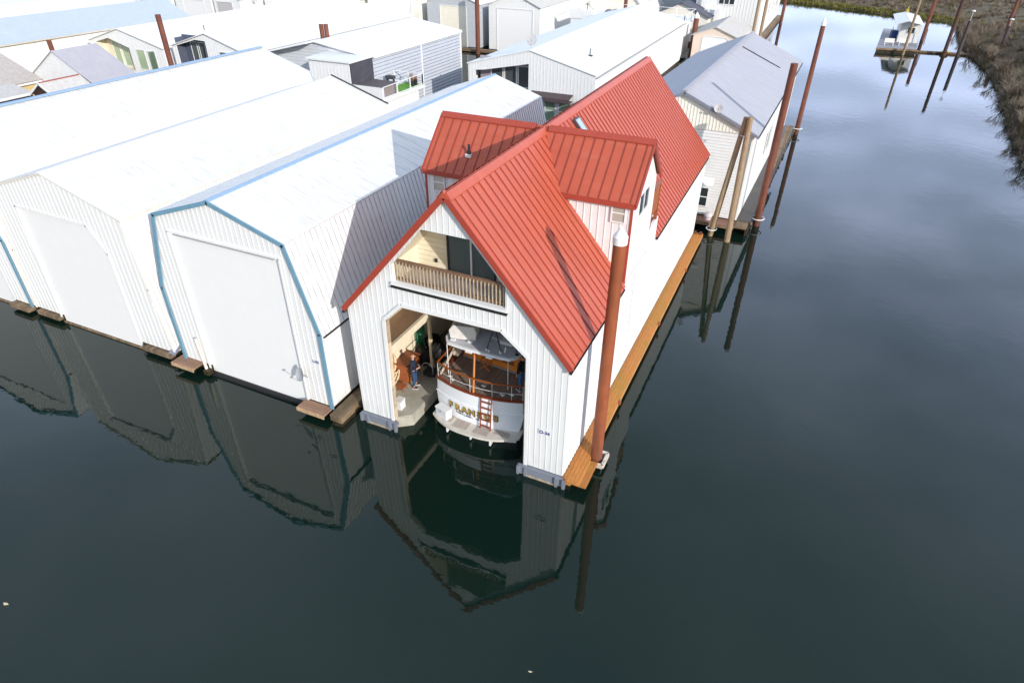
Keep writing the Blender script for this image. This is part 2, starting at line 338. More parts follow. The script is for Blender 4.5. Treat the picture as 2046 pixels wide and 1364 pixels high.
def window(par, axis, a0, a1, b0, b1, c, sign, pane, nx=1, ny=1, fr=.06, frm=None, name='window', label=None):
    """framed window on a wall plane; sign = outward direction on the axis; window > frame, pane"""
    frm = frm or m_white
    def bx(mb, A0, A1, B0, B1, C0, C1):
        C0, C1 = sorted((C0, C1))
        if axis == 'y': mb.box(A0, A1, C0, C1, B0, B1)
        else: mb.box(C0, C1, A0, A1, B0, B1)
    m = MB(); e = sign*.05; i = sign*.004
    bx(m, a0-fr, a0, b0-fr, b1+fr, c+i, c+e); bx(m, a1, a1+fr, b0-fr, b1+fr, c+i, c+e)
    bx(m, a0, a1, b1, b1+fr, c+i, c+e); bx(m, a0, a1, b0-fr, b0, c+i, c+e)
    for k in range(1, nx):
        a = lerp(a0, a1, k/nx); bx(m, a-fr/2, a+fr/2, b0, b1, c+i, c+e*.9)
    for k in range(1, ny):
        b = lerp(b0, b1, k/ny); bx(m, a0, a1, b-fr/2, b+fr/2, c+i, c+e*.85)
    f = m.build(name, frm, par)
    if label: f['label'] = label
    g = MB(); bx(g, a0, a1, b0, b1, c+i, c+sign*.018); g.build('pane', pane, f)
    return f
def roof_slab(mb, p, q, y0, y1, t, dx=0, over=0, mi=0, lift=.005, p_ext=0, q_ext=0):
    """slab over profile segment p->q (x,z) between y0 and y1"""
    d = Vector((q[0]-p[0], q[1]-p[1])); L = d.length; d /= L; n = Vector((d.y, -d.x))
    if n.y < 0 or (abs(n.y) < 1e-6): n = -n if n.y < 0 else n
    a = Vector(p)-d*p_ext+n*lift; b = Vector(q)+d*q_ext+n*lift; A = a+n*t; B = b+n*t
    mb.add([(a.x, y0-over, a.y), (A.x, y0-over, A.y), (B.x, y0-over, B.y), (b.x, y0-over, b.y),
            (a.x+dx, y1+over, a.y), (A.x+dx, y1+over, A.y), (B.x+dx, y1+over, B.y), (b.x+dx, y1+over, b.y)],
           [(0, 1, 2, 3), (4, 7, 6, 5), (0, 4, 5, 1), (1, 5, 6, 2), (2, 6, 7, 3), (3, 7, 4, 0)], mi)
    return (A, B, n)
def seams(mb, p, q, y0, y1, step, t, dx=0, w=.035, h=.035, skip=None, mi=0):
    d = Vector((q[0]-p[0], q[1]-p[1])).normalized(); n = Vector((d.y, -d.x))
    if n.y < 0: n = -n
    y = y0+step/2
    while y < y1:
        f = dx*(y-y0)/(y1-y0); a = Vector(p)+n*(t+.002+h/2); b = Vector(q)+n*(t+.002+h/2)
        if not (skip and skip[0] < y < skip[1]):
            mb.bar((a.x+f, y, a.y), (b.x+f, y, b.y), w, h, mi, up=(n.x, 0, n.y))
        y += step
def wallseg(mb, p, q, y0, y1, t, dx=0, inward=1, mi=0):
    """wall slab on a near-vertical profile segment; inward = -1 for a wall on the right side"""
    d = Vector((q[0]-p[0], q[1]-p[1])).normalized(); n = Vector((d.y, -d.x)); n = n if n.x*inward > 0 else -n
    a, b = Vector(p), Vector(q); A, B = a+n*t, b+n*t
    mb.add([(a.x, y0, a.y), (A.x, y0, A.y), (B.x, y0, B.y), (b.x, y0, b.y), (a.x+dx, y1, a.y), (A.x+dx, y1, A.y), (B.x+dx, y1, B.y), (b.x+dx, y1, b.y)],
           [(0, 1, 2, 3), (4, 7, 6, 5), (0, 4, 5, 1), (1, 5, 6, 2), (2, 6, 7, 3), (3, 7, 4, 0)], mi)
def dish(label, c, aim, r=.32, loc=None, foot=None, group='satellite dishes on the roofs and walls'):
    t = thing('satellite_dish', label, 'satellite dish', foot or c, group)
    aim = Vector(aim).normalized(); u = aim.cross(Vector((0, 0, 1))).normalized(); v = u.cross(aim); C = Vector(c)
    vs = [C-aim*.06]; fs = []; n = 16
    for k, (rr, dd) in enumerate(((r*.5, -.045), (r, .0))):
        for j in range(n):
            a = 2*math.pi*j/n; vs.append(C+aim*dd+u*math.cos(a)*rr+v*math.sin(a)*rr)
    for j in range(n):
        fs.append((0, 1+j, 1+(j+1) % n)); fs.append((1+j, 1+n+j, 1+n+(j+1) % n, 1+(j+1) % n))
    m = MB(); m.add(vs, fs); m.add([p-aim*.015 for p in vs], [f[::-1] for f in fs]); m.build('dish', mat('dish_grey', (.45, .45, .47), .6), t)
    m = MB(); m.cyl(C-aim*.05, foot or (C-Vector((0, 0, .6))), .025); m.build('mast', m_galv, t)
    m = MB(); e = C+aim*.32-v*.08; m.cyl(C-v*r, e, .012); m.box(e.x-.04, e.x+.04, e.y-.04, e.y+.04, e.z-.04, e.z+.04); m.build('feed_arm', m_galv, t)
    return t
def pile(label, base, top, r0, r1, material, group, cap=None, name='mooring_pile', z0=-1.5):
    B = Vector(base); T = Vector(top); d = (T-B)/(T.z-B.z); lo = B+d*(z0-B.z)
    t = thing(name, label, 'pile', (B.x, B.y, 0), group)
    n = 8; m = MB(); prev = lo
    for k in range(1, n+1):
        q = lo.lerp(T, k/n); a = lerp(r0, r1, (k-1)/n); b = lerp(r0, r1, k/n); m.cyl(prev, q, a, b, 16); prev = q
    m.build('shaft', material, t)
    if cap:
        m = MB(); m.cyl(T-Vector((0, 0, .18)), T+Vector((0, 0, .06)), r1+.025, r1+.025, 20); m.cyl(T+Vector((0, 0, .06)), T+Vector((0, 0, cap)), r1+.03, .02, 20)
        m.build('cone_cap', m_white, t)
    return t
def hoop(par, c, r, tube=.03, mtl=None, ang=None):
    pts = [(c[0]+r*math.cos(a), c[1]+r*math.sin(a), c[2]) for a in [2*math.pi*k/20 for k in range(21)]]
    m = MB(); m.tube(pts, tube, 8); return m.build('pile_hoop', mtl or m_white, par)

# ------------------------------------------------------------------ water, ground
m_water, wt, wp = newmat('river_water')
wp.inputs['Base Color'].default_value = (.0036, .0128, .0092, 1); wp.inputs['Roughness'].default_value = .015; wp.inputs['IOR'].default_value = 1.45
wtc = wt.nodes.new('ShaderNodeTexCoord')
def wnoise(scale, stretch, dist, detail=3):
    mp = wt.nodes.new('ShaderNodeMapping'); mp.inputs['Scale'].default_value = stretch; mp.inputs['Rotation'].default_value = (0, 0, R(25))
    wt.links.new(wtc.outputs['Object'], mp.inputs[0]); n = wt.nodes.new('ShaderNodeTexNoise'); n.inputs['Scale'].default_value = scale; n.inputs['Detail'].default_value = detail
    wt.links.new(mp.outputs[0], n.inputs['Vector']); b = wt.nodes.new('ShaderNodeBump'); b.inputs['Strength'].default_value = 1; b.inputs['Distance'].default_value = dist
    wt.links.new(n.outputs['Fac'], b.inputs['Height']); return b
b1 = wnoise(3.4, (.75, 1.3, 1), .0016, 1); b2 = wnoise(.9, (1, 1, 1), .0025, 0)
wt.links.new(b2.outputs[0], b1.inputs['Normal']); wt.links.new(b1.outputs[0], wp.inputs['Normal'])
m = MB(); m.add([(-600, -200, 0), (600, -200, 0), (600, 900, 0), (-600, 900, 0)], [(0, 1, 2, 3)])
o = m.build('water', m_water); o['kind'] = 'structure'

# ------------------------------------------------------------------ river bank
shore = [(-400, 230), (-160, 205), (-40, 186), (2.3, 169.2), (25.3, 154.8), (34.7, 149.6), (35.9, 142.4), (34.6, 127), (34.1, 112.5), (35.2, 103.8), (35.2, 96.4), (35.1, 87.3),
         (34, 74.6), (32.9, 61.2), (32.7, 56.2), (32.3, 51.8), (32.6, 42), (34, 25), (37, 5), (45, -40), (60, -120)]
def shore_pts(step=2.2):
    out = []
    for (a, b), (c, d) in zip(shore, shore[1:]):
        L = math.hypot(c-a, d-b); n = max(1, int(L/(step if L < 60 else 9)))
        for k in range(n): out.append((lerp(a, c, k/n), lerp(b, d, k/n)))
    out.append(shore[-1]); return out
sp = shore_pts(); prof = [(-3, -1.2), (0, .0), (.8, .45), (2, 1.3), (4, 2.6), (7, 4.3), (11, 6.0), (17, 7.4), (30, 8.2), (60, 9), (140, 12), (300, 16)]
def normal_at(i):
    a = Vector(sp[max(0, i-2)]); b = Vector(sp[min(len(sp)-1, i+2)]); d = (b-a).normalized(); return Vector((-d.y, d.x))
nrm = []
for i in range(len(sp)):
    nrm.append(normal_at(i))
def hscale(i):
    x, y = sp[i]; return .75 if y < 105 else (.75-.55*min(1, (y-105)/35))
tr = random.Random(3); vs = []; fs = []; K = len(prof)
for i, (x, y) in enumerate(sp):
    n = nrm[i]; j = tr.uniform(-.25, .25); hs_ = hscale(i)
    # blend of the local shore normal and one steady direction keeps the far strips from crossing
    for k, (dd, zh) in enumerate(prof):
        g = Vector((.72, .69)) if y > 40 else Vector((1, .1)); f = min(1, max(0, (dd-6)/25)); q = n.lerp(g, f).normalized()
        if q.length == 0: q = g
        jj = j if dd <= 4 else j*.5
        vs.append((x+q.x*(dd+jj), y+q.y*(dd+jj), (zh*hs_ if zh > 0 else zh)+(tr.uniform(-.3, .3)*hs_ if dd > 1 else 0)))
for i in range(len(sp)-1):
    for k in range(K-1): fs.append((i*K+k, i*K+k+1, (i+1)*K+k+1, (i+1)*K+k))
m_bank = mat('earth_and_dead_grass', (.095, .068, .042), .95, .45, .9, grime=(.13, .13, .04), gamt=.95, gscale=.3)
m = MB(); m.add(vs, fs); o = m.build('bank', m_bank, smooth=False); o['kind'] = 'structure'
def bank_point(rr, lo=.3, hi=16, ymin=45, pw=1.5):
    while True:
        i = rr.randrange(len(sp)-1)
        if sp[i][1] < ymin or sp[i][0] < -30: continue
        t = rr.random(); x = lerp(sp[i][0], sp[i+1][0], t); y = lerp(sp[i][1], sp[i+1][1], t)
        dd = lo+(hi-lo)*rr.random()**pw; n = nrm[i]; g = Vector((.72, .69)); f = min(1, max(0, (dd-6)/25)); q = n.lerp(g, f).normalized()
        z = 0
        for (a, za), (b, zb) in zip(prof, prof[1:]):
            if a <= dd <= b: z = lerp(za, zb, (dd-a)/(b-a))*hscale(i); break
        return x+q.x*dd, y+q.y*dd, z, dd, i
m_twig = mat('brown_twigs', (.12, .08, .05), .95, .35, .5)
m_twig2 = mat('grey_twigs', (.25, .20, .155), .95, .3, .5)
m_twig3 = mat('olive_twigs', (.13, .12, .045), .95, .3, .5)
m_gr = mat('yellow_green_grass', (.17, .16, .04), .95, .35, .3)
def tuft(mb, x, y, z, h, n, spread, wd, rr, mi):
    for _ in range(n):
        a = rr.uniform(0, 6.283); s = rr.random()**.6*spread; hh = h*rr.uniform(.5, 1.1); t2 = rr.uniform(0, 6.283)
        dxx, dyy = math.cos(t2)*wd, math.sin(t2)*wd
        bx_, by_ = x+rr.uniform(-.25, .25)*spread, y+rr.uniform(-.25, .25)*spread
        mx_, my_ = bx_+math.cos(a)*s*.4, by_+math.sin(a)*s*.4; tx, ty = bx_+math.cos(a)*s, by_+math.sin(a)*s
        mb.add([(bx_-dxx, by_-dyy, z-.1), (bx_+dxx, by_+dyy, z-.1), (mx_+dxx*.8, my_+dyy*.8, z+hh*.55), (mx_-dxx*.8, my_-dyy*.8, z+hh*.55), (tx, ty, z+hh)], [(0, 1, 2, 3), (3, 2, 4)], mi)
def bush(mb, x, y, z, R_, n, wd, rr, mi):
    for _ in range(n):
        a = rr.uniform(0, 6.283); el = math.asin(rr.uniform(.08, 1)); L = R_*rr.uniform(.55, 1.05)
        d = Vector((math.cos(a)*math.cos(el), math.sin(a)*math.cos(el), math.sin(el)*1.05)); s = Vector((-d.y, d.x, rr.uniform(-.4, .4))).normalized()*wd
        p = Vector((x, y, z-.15)); q = p+d*L*.55+Vector((rr.uniform(-.1, .1), rr.uniform(-.1, .1), 0)); e = p+d*L
        mb.add([p-s, p+s, q+s*.8, q-s*.8, e], [(0, 1, 2, 3), (3, 2, 4)], mi)
        for _k in range(3):
            f = rr.uniform(.35, .85); b0 = p.lerp(e, f); dd2 = (d+Vector((rr.uniform(-.9, .9), rr.uniform(-.9, .9), rr.uniform(-.3, .6)))).normalized()
            mb.add([b0-s*.6, b0+s*.6, b0+dd2*L*rr.uniform(.25, .5)], [(0, 1, 2)], mi)
rr = random.Random(11); m = MB()
for _q in range(6400):
    x, y, z, dd, i = bank_point(rr, -.2, 34 if _q > 1300 else 2.0, 42, .95)
    far = y > 142; nz = math.sin(x*.35+y*.21)+math.sin(y*.5-x*.2)
    if nz > 1.15 and dd > 3 and rr.random() < .7: continue
    if far and dd < 2.5: continue
    k = rr.random(); R_ = rr.choice((.6, .8, 1.0, 1.3, 1.7))*(.8 if far or dd < 1 else 1.1)
    bush(m, x, y, z, R_, int(12+R_*9), rr.uniform(.018, .03)*(1.7 if far else 1), rr, 0 if k < .42 else (1 if k < .85 else 2))
o = m.build('brush', [m_twig, m_twig2, m_twig3], smooth=False); o['kind'] = 'stuff'; o['label'] = 'dense bare brown brush covering the river bank'; o['category'] = 'brush'
m = MB()
for _ in range(1500):
    x, y, z, dd, i = bank_point(rr, .0, 3.2, 120, .9)
    if y < 147: continue
    tuft(m, x, y, z, rr.uniform(.3, .8), 7, .6, .07, rr, 0)
for _ in range(1600):
    x, y, z, dd, i = bank_point(rr, 3, 22, 45, 1)
    if math.sin(x*.35+y*.21)+math.sin(y*.5-x*.2) < .7: continue
    tuft(m, x, y, z, rr.uniform(.25, .6), 8, .8, .05, rr, 0)
o = m.build('grass', [m_gr], smooth=False); o['kind'] = 'stuff'; o['label'] = 'yellow green grass strip along the far water edge'; o['category'] = 'grass'
# leaning bare shrubs at the water's edge, one thing each
def shrub_mesh(seed, h):
    r = random.Random(seed); tw = MB(); st = MB()
    def grow(p, d, L, rad, lev):
        q = p+d*L; (st if lev < 2 else tw).cyl(p, q, rad, rad*.6, 5 if lev < 2 else 3)
        if lev >= 4: return
        for _ in range(3 if lev < 3 else 4):
            nd = (d+Vector((r.uniform(-.7, .7), r.uniform(-.7, .7), r.uniform(-.15, .5)))).normalized(); grow(p.lerp(q, r.uniform(.45, 1)), nd, L*r.uniform(.6, .85), rad*.58, lev+1)
    for _ in range(4):
        grow(Vector((r.uniform(-.3, .3), r.uniform(-.3, .3), -.1)), Vector((r.uniform(-.5, .5), r.uniform(-.5, .5), 1)).normalized(), h*.32, .05, 0)
    return st, tw
def shrub(x, y, z, seed, h, label, rot=0, lean=0):
    t = thing('bare_shrub', label, 'shrub', (x, y, z), 'bare shrubs leaning over the water')
    st, tw = shrub_mesh(seed, h)
    for mb, nm in ((st, 'stem'), (tw, 'twigs')):
        mb.v = [(a+x, b+y, c+z) for a, b, c in mb.v]; mb.build(nm, m_twig if nm == 'stem' else m_twig2, t)
    t.rotation_euler = (0, lean, rot); return t
SH = [(33.2, 53.5, 'nearest bare shrub at the right edge, overhanging the water'), (33.4, 57.5, 'second bare shrub from the right edge of the photo along the bank'), (33.6, 62.5, 'bare shrub on the bank opposite the cloudy middle of the channel'),
      (34.4, 70, 'bare shrub on the bank below the rusty lamp-topped piles'), (34.8, 77, 'dark twiggy shrub where the bank turns inward'), (35.4, 84, 'bare shrub just below the short piles reflected by the bank'),
      (35.6, 92, 'bare shrub beside the two short piles at the bank'), (35.3, 100, 'bare shrub just below the end of the log boom'), (34.8, 111, 'bare shrub at the landward end of the log boom'),
      (35.0, 121, 'bare shrub on the bank above the log boom'), (35.6, 131, 'bare shrub in the far right corner of the channel'), (36.0, 140, 'farthest bare shrub where the two banks meet')]
for k, (x, y, lb) in enumerate(SH): shrub(x, y, .4, 20+k, rr.uniform(2.6, 3.8), lb, rr.uniform(0, 6), 0)

# ------------------------------------------------------------------ red-roofed boathouse
X1 = 9.13; RX, RZ = 4.65, 10.91; EZ = 5.62; LR = 24.4
HR = thing('boathouse', 'white boathouse with steep red metal roof, dormers and open boat bay', 'boathouse', (4.56, 0, 0))
front = [(0, .43), (1.58, .43), (1.72, 5.44), (2.54, 6.25), (6.53, 6.30), (7.52, 5.48), (7.52, .43), (X1, .43), (X1, EZ-.03), (RX, RZ-.09), (0, EZ-.03)]
balc = [(2.29, 7.14), (6.71, 7.14), (6.71, 8.05), (5.46, 9.50), (3.60, 9.50), (2.29, 7.92)]
m = MB(); m.plate(front, 0, .12, 'y', [balc]); ribs(m, front, 0, 'y', .23, [balc], w=.03, h=.012)
m.build('front_wall', m_wallpaint, HR)
m = MB(); m.plate([(0, .43), (X1, .43), (X1, EZ-.03), (RX, RZ-.09), (0, EZ-.03)], LR-.12, LR, 'y'); m.build('rear_wall', m_white, HR)
m = MB(); m.box(X1-.12, X1, .12, LR-.12, .43, EZ-.02); ribs(m, [(.12, .43), (LR-.12, .43), (LR-.12, EZ-.03), (.12, EZ-.03)], X1, 'x', .23, sign=1)
for y in (11.9, 8.0): m.box(X1+.0185, X1+.03, y, y+.03, .45, EZ-.2)
m.build('right_wall', m_wallpaint, HR)
m = MB(); m.box(0, .12, .12, LR-.12, .43, EZ-.02); m.build('left_wall', m_white, HR)
# door casing
m = MB()
dp = [(1.58, .43), (1.72, 5.44), (2.54, 6.25), (6.53, 6.30), (7.52, 5.48), (7.52, .43)]
for k, (a, b) in enumerate(zip(dp, dp[1:])):
    d = (Vector(b)-Vector(a)).normalized(); o_ = Vector((-d.y, d.x))*.07
    m.bar((a[0]+o_.x, -.035, a[1]+o_.y), (b[0]+o_.x, -.035, b[1]+o_.y), .03, .14, 0, up=(o_.x, 0, o_.y))
m.build('door_casing', m_white, HR)
m = MB()
for k, (a, b) in enumerate(zip(dp, dp[1:])):
    d = (Vector(b)-Vector(a)).normalized(); o_ = Vector((-d.y, d.x))*-.03
    m.bar((a[0]+o_.x, .09, a[1]+o_.y), (b[0]+o_.x, .09, b[1]+o_.y), .16, .05, 0, up=(o_.x, 0, o_.y))
m.build('door_jamb', wood('worn_jamb_wood', (.50, .40, .30), 'Z', 1.1, .4), HR)
DY0, DYC, DY1, DZ = 6.2, 8.0, 9.8, 9.18
# roof
m_seam = mat('red_seam_shadow_line', (.27, .048, .03), .5, .05)  # darker red paints the thin shadow lines of the seams into their colour
rf = MB(); T = .07; rp, rq = (RX, RZ), (X1+.06, EZ-.07)
lp, lq = (-.06, EZ-.07), (RX, RZ)
rm = (X1-.16, RZ-(X1-.16-RX)*(RZ-EZ+.07)/(X1+.06-RX))
roof_slab(rf, rp, rq, -.12, DY0-.06, T); roof_slab(rf, rp, rm, DY0-.06, 11.42, T); roof_slab(rf, rp, rq, 11.42, LR+.22, T); roof_slab(rf, lq, lp, -.12, LR+.22, T)
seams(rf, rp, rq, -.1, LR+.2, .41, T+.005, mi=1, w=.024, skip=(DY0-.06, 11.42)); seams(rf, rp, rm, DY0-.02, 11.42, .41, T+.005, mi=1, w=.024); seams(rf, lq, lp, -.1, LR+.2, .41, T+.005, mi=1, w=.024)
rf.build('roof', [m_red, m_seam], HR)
m = MB()
for s_, e_ in ((1, rq), (-1, lp)):
    d = Vector((e_[0]-RX, e_[1]-RZ)).normalized(); n = Vector((abs(d.y)*s_, abs(d.x)))
    a = Vector((RX, RZ))+n*(T+.05); b = a+d*.26
    m.add([(a.x, -.14, a.y+.02), (a.x, LR+.24, a.y+.02), (b.x, LR+.24, b.y), (b.x, -.14, b.y), (a.x, -.14, a.y-.06), (a.x, LR+.24, a.y-.06), (b.x, LR+.24, b.y-.045), (b.x, -.14, b.y-.045)],
          [(0, 1, 2, 3), (7, 6, 5, 4), (3, 2, 6, 7), (0, 3, 7, 4), (1, 5, 6, 2)])
m.add([(RX-.17, -.19, RZ-.10), (RX+.17, -.19, RZ-.10), (RX, -.19, RZ+.15), (RX-.17, -.05, RZ-.10), (RX+.17, -.05, RZ-.10), (RX, -.05, RZ+.15)], [(0, 1, 2), (5, 4, 3), (0, 3, 4, 1), (1, 4, 5, 2), (2, 5, 3, 0)]); m.build('ridge_cap', m_red, HR)
for e_ in (rq, lp):
    d = Vector((e_[0]-RX, e_[1]-RZ)).normalized()
    for y in (-.15, LR+.25): m = MB(); m.bar((RX-d.x*.02, y, RZ+.0), (e_[0]+d.x*.05, y, e_[1]+.0), .05, .21); m.build('rake_trim', m_redtrim, HR)
for q in ((X1+.02, X1+.12, -.2, 6.1), (X1+.02, X1+.12, 11.45, LR+.2), (-.12, -.02, -.2, LR+.2)): m = MB(); m.box(*q, EZ-.20, EZ-.11); m.build('gutter', m_dark, HR)
# dormers
def xr_at(z): return RX+(RZ-z)*(X1+.06-RX)/(RZ-EZ+.07)
def xl_at(z): return RX-(RZ-z)*(RX+.06)/(RZ-EZ+.07)
pr = [(xr_at(DZ-.05), DZ-.05), (X1, DZ-.05), (X1, EZ-.1)]; pl = [(xl_at(DZ-.05), DZ-.05), (.02, DZ-.05), (.02, EZ-.1)]
for pol in (pr, pl):
    dm = MB(); dm.plate(pol, DY0, DY0+.1, 'y'); ribs(dm, pol, DY0, 'y', .3, w=.03, h=.02); dm.build('dormer_side_wall', m_white, HR); dm = MB(); dm.plate(pol, DY1-.1, DY1, 'y'); dm.build('dormer_side_wall', m_white, HR)
gab = [(DY0+.1, EZ-.05), (DY1-.1, EZ-.05), (DY1-.1, DZ-.02), (DYC, RZ-.1), (DY0+.1, DZ-.02)]
dm = MB(); dm.plate(gab, .02, .12, 'x'); dm.build('dormer_gable', m_white, HR)
dm = MB(); dm.plate(gab, X1-.1, X1, 'x')
dm.box(X1-.1, X1+.002, DY1, 11.42, EZ-.15, 6.62); dm.box(8.3, X1-.1, 11.34, 11.42, EZ-.1, 6.62)
dm.build('dormer_gable', m_white, HR)
m = MB(); m.box(8.25, X1-.1, DY1, 11.34, 6.3, 6.38); m.build('dormer_deck', m_brownboard, HR)
m = MB(); m.box(X1-.08, X1-.02, 9.82, 11.0, 7.15, 8.35); m.box(X1-.12, X1+.02, 9.8, 9.88, 6.62, 8.45); m.box(X1-.12, X1+.02, 10.95, 11.03, 6.62, 8.4); m.box(X1-.14, X1+.04, 9.8, 11.05, 8.4, 8.45)
m.build('deck_screen', m_orangewood, HR)
dr = MB(); ov = .15; ey = DY0-ov; ez = RZ-(DYC-ey)*(RZ-DZ)/(DYC-DY0)
def dorm(xo, sgn, xat):
    xv = xat(ez+.0)
    for s_ in (-1, 1):
        yy = DYC+s_*(DYC-ey)
        P = [(RX, DYC, RZ+.1), (xo, DYC, RZ+.1), (xo, yy, ez+.1), (xv, yy, ez+.1)]
        if (sgn > 0) == (s_ > 0): P = P  # winding fixed below
        A, B_, C = Vector(P[0]), Vector(P[1]), Vector(P[2])
        if (B_-A).cross(C-A).z < 0: P = P[::-1]
        dr.slab(P, .06)
        x = min(xo, RX)+.21
        while x < max(xo, RX)-.05:
            if (sgn > 0 and x < xv) or (sgn < 0 and x > xv): f = abs(x-RX)/abs(xv-RX)
            else: f = 1
            if f > .12:
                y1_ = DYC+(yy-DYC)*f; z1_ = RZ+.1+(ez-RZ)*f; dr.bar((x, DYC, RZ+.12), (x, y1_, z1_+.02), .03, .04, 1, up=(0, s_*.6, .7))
            x += .42
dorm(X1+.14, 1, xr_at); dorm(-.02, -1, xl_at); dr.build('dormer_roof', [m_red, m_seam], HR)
m = MB()
for xa, xb in ((RX+.3, X1+.16), (-.04, RX-.3)):
    for s_ in (-1, 1):
        m.add([(xa, DYC, RZ+.17), (xb, DYC, RZ+.17), (xb, DYC+s_*.2, RZ-.0), (xa, DYC+s_*.2, RZ-.0), (xa, DYC, RZ+.12), (xb, DYC, RZ+.12), (xb, DYC+s_*.2, RZ-.04), (xa, DYC+s_*.2, RZ-.04)],
              [(0, 1, 2, 3), (7, 6, 5, 4), (0, 4, 5, 1), (2, 6, 7, 3), (1, 5, 6, 2), (3, 7, 4, 0)])
for xo, xv, xw in ((X1+.17, xr_at(ez), X1), (-.05, xl_at(ez), .02)):
    m.bar((xv, ey-.02, ez-.0), (xo, ey-.02, ez-.0), .04, .2)
    for s_ in (-1, 1): m.bar((xo, DYC, RZ+.02), (xo, DYC+s_*(DYC-ey+.02), ez), .04, .2)
m.box(X1-.06, X1+.03, DY0-.03, DY0+.06, EZ+.05, DZ-.1); m.box(-.01, .08, DY0-.03, DY0+.06, EZ+.4, DZ-.1)
m.build('dormer_trim', m_redtrim, HR)
window(HR, 'y', 8.36, 8.86, 8.30, 9.0, DY0-.02, -1, g_blind, 1, 2, .05)
window(HR, 'y', .44, .92, 8.24, 8.98, DY0-.02, -1, g_blind, 1, 2, .05)
window(HR, 'x', 7.15, 8.6, 8.2, 9.05, X1, 1, g_dark, 2, 1, .06)
# skylight on the right slope
sl_ = Vector((rq[0]-RX, rq[1]-RZ)).normalized(); sn = Vector((-sl_.y, sl_.x)) if sl_.x < 0 else Vector((abs(sl_.y), sl_.x)); sn = Vector((abs(sl_.y), abs(sl_.x)))
a = Vector((RX, RZ))+sl_*.42; b = Vector((RX, RZ))+sl_*1.75
m = MB(); q0 = a+sn*(T+.08); q1 = b+sn*(T+.08); m.bar((q0.x, 10.78, q0.y), (q1.x, 10.78, q1.y), .62, .14, 0, up=(sn.x, 0, sn.y)); f_ = m.build('skylight', m_brownpaint, HR)
m = MB(); q0 = a+sl_*.08+sn*(T+.156); q1 = b-sl_*.08+sn*(T+.156); m.bar((q0.x, 10.78, q0.y), (q1.x, 10.78, q1.y), .44, .015, 0, up=(sn.x, 0, sn.y)); m.build('pane', glassmat('skylight_glass', (.30, .38, .42)), f_)
# roof vent on the left dormer
vz = RZ-(DYC-6.75)*(RZ-DZ)/(DYC-DY0)+.1
m = MB(); m.box(1.75, 2.0, 6.6, 6.85, vz-.1, vz+.03); m.build('vent_flashing', m_white, HR)
m = MB(); m.cyl((1.88, 6.72, vz), (1.88, 6.72, vz+.42), .05); m.cyl((1.88, 6.72, vz), (1.88, 6.72, vz+.14), .09); m.build('vent_pipe', m_dark, HR)
# balcony recess
m = MB(); m.box(2.29, 6.71, .12, 1.7, 7.02, 7.14); m.build('balcony_floor', wood('balcony_boards', (.46, .40, .38), 'Y', .14, .2), HR)
m = MB(); m.box(2.22, 6.8, -.1, .12, 7.145, 7.24); m.build('balcony_sill', m_white, HR)
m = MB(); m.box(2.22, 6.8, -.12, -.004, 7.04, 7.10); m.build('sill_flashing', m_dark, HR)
m = MB(); m.plate([(2.2, 7.145), (6.85, 7.145), (6.85, 7.9), (5.5, 9.7), (3.5, 9.7), (2.2, 8.1)], 1.7, 1.8, 'y'); m.build('balcony_back_wall', m_creamlap, HR)
m = MB(); m.box(2.19, 2.289, .13, 1.7, 7.145, 7.95); m.slab([(2.25, .13, 7.9), (2.25, 1.7, 7.9), (3.57, 1.7, 9.52), (3.57, .13, 9.52)], .06); m.box(3.5, 5.5, .13, 1.7, 9.505, 9.6)
m.box(6.711, 6.8, .13, 1.7, 7.145, 8.1); m.slab([(6.73, .13, 8.05), (5.47, .13, 9.52), (5.47, 1.7, 9.52), (6.73, 1.7, 8.05)], .06); m.build('balcony_lining', m_cream, HR)
m = MB(); m.plate([(3.67, 7.2), (5.5, 7.2), (5.5, 9.3), (3.67, 9.3)], 1.66, 1.695, 'y')
sd_ = m.build('sliding_door', ribmat('curtained_glass', (.11, .14, .145), 'X', .12, .02, .5, .15), HR)
m = MB(); m.box(3.60, 3.67, 1.62, 1.695, 7.16, 9.4); m.box(5.5, 5.56, 1.62, 1.695, 7.16, 9.4); m.box(3.67, 5.5, 1.62, 1.655, 7.16, 7.22); m.build('frame', m_dark, sd_); m = MB(); m.box(4.56, 4.62, 1.61, 1.655, 7.225, 9.3); m.build('frame', m_white, sd_)
m = MB(); m.box(3.04, 3.14, 1.64, 1.695, 7.42, 7.56); m.build('wall_lamp', m_dark, HR)
rl = MB(); rl.box(2.32, 6.69, .14, .26, 8.00, 8.06); rl.box(2.32, 6.69, .16, .20, 7.9, 7.995); rl.box(2.32, 6.69, .16, .20, 7.28, 7.36)
rl_o = rl.build('balcony_railing', mat('brown_rail', (.20, .12, .075), .7, .2, 4), HR)
bl = MB()
for k in range(31): bl.box(2.36+k*.1405, 2.392+k*.1405, .12, .152, 7.245, 7.995)
bl.build('balusters', mat('worn_baluster', (.42, .34, .25), .8, .25, 5), rl_o)
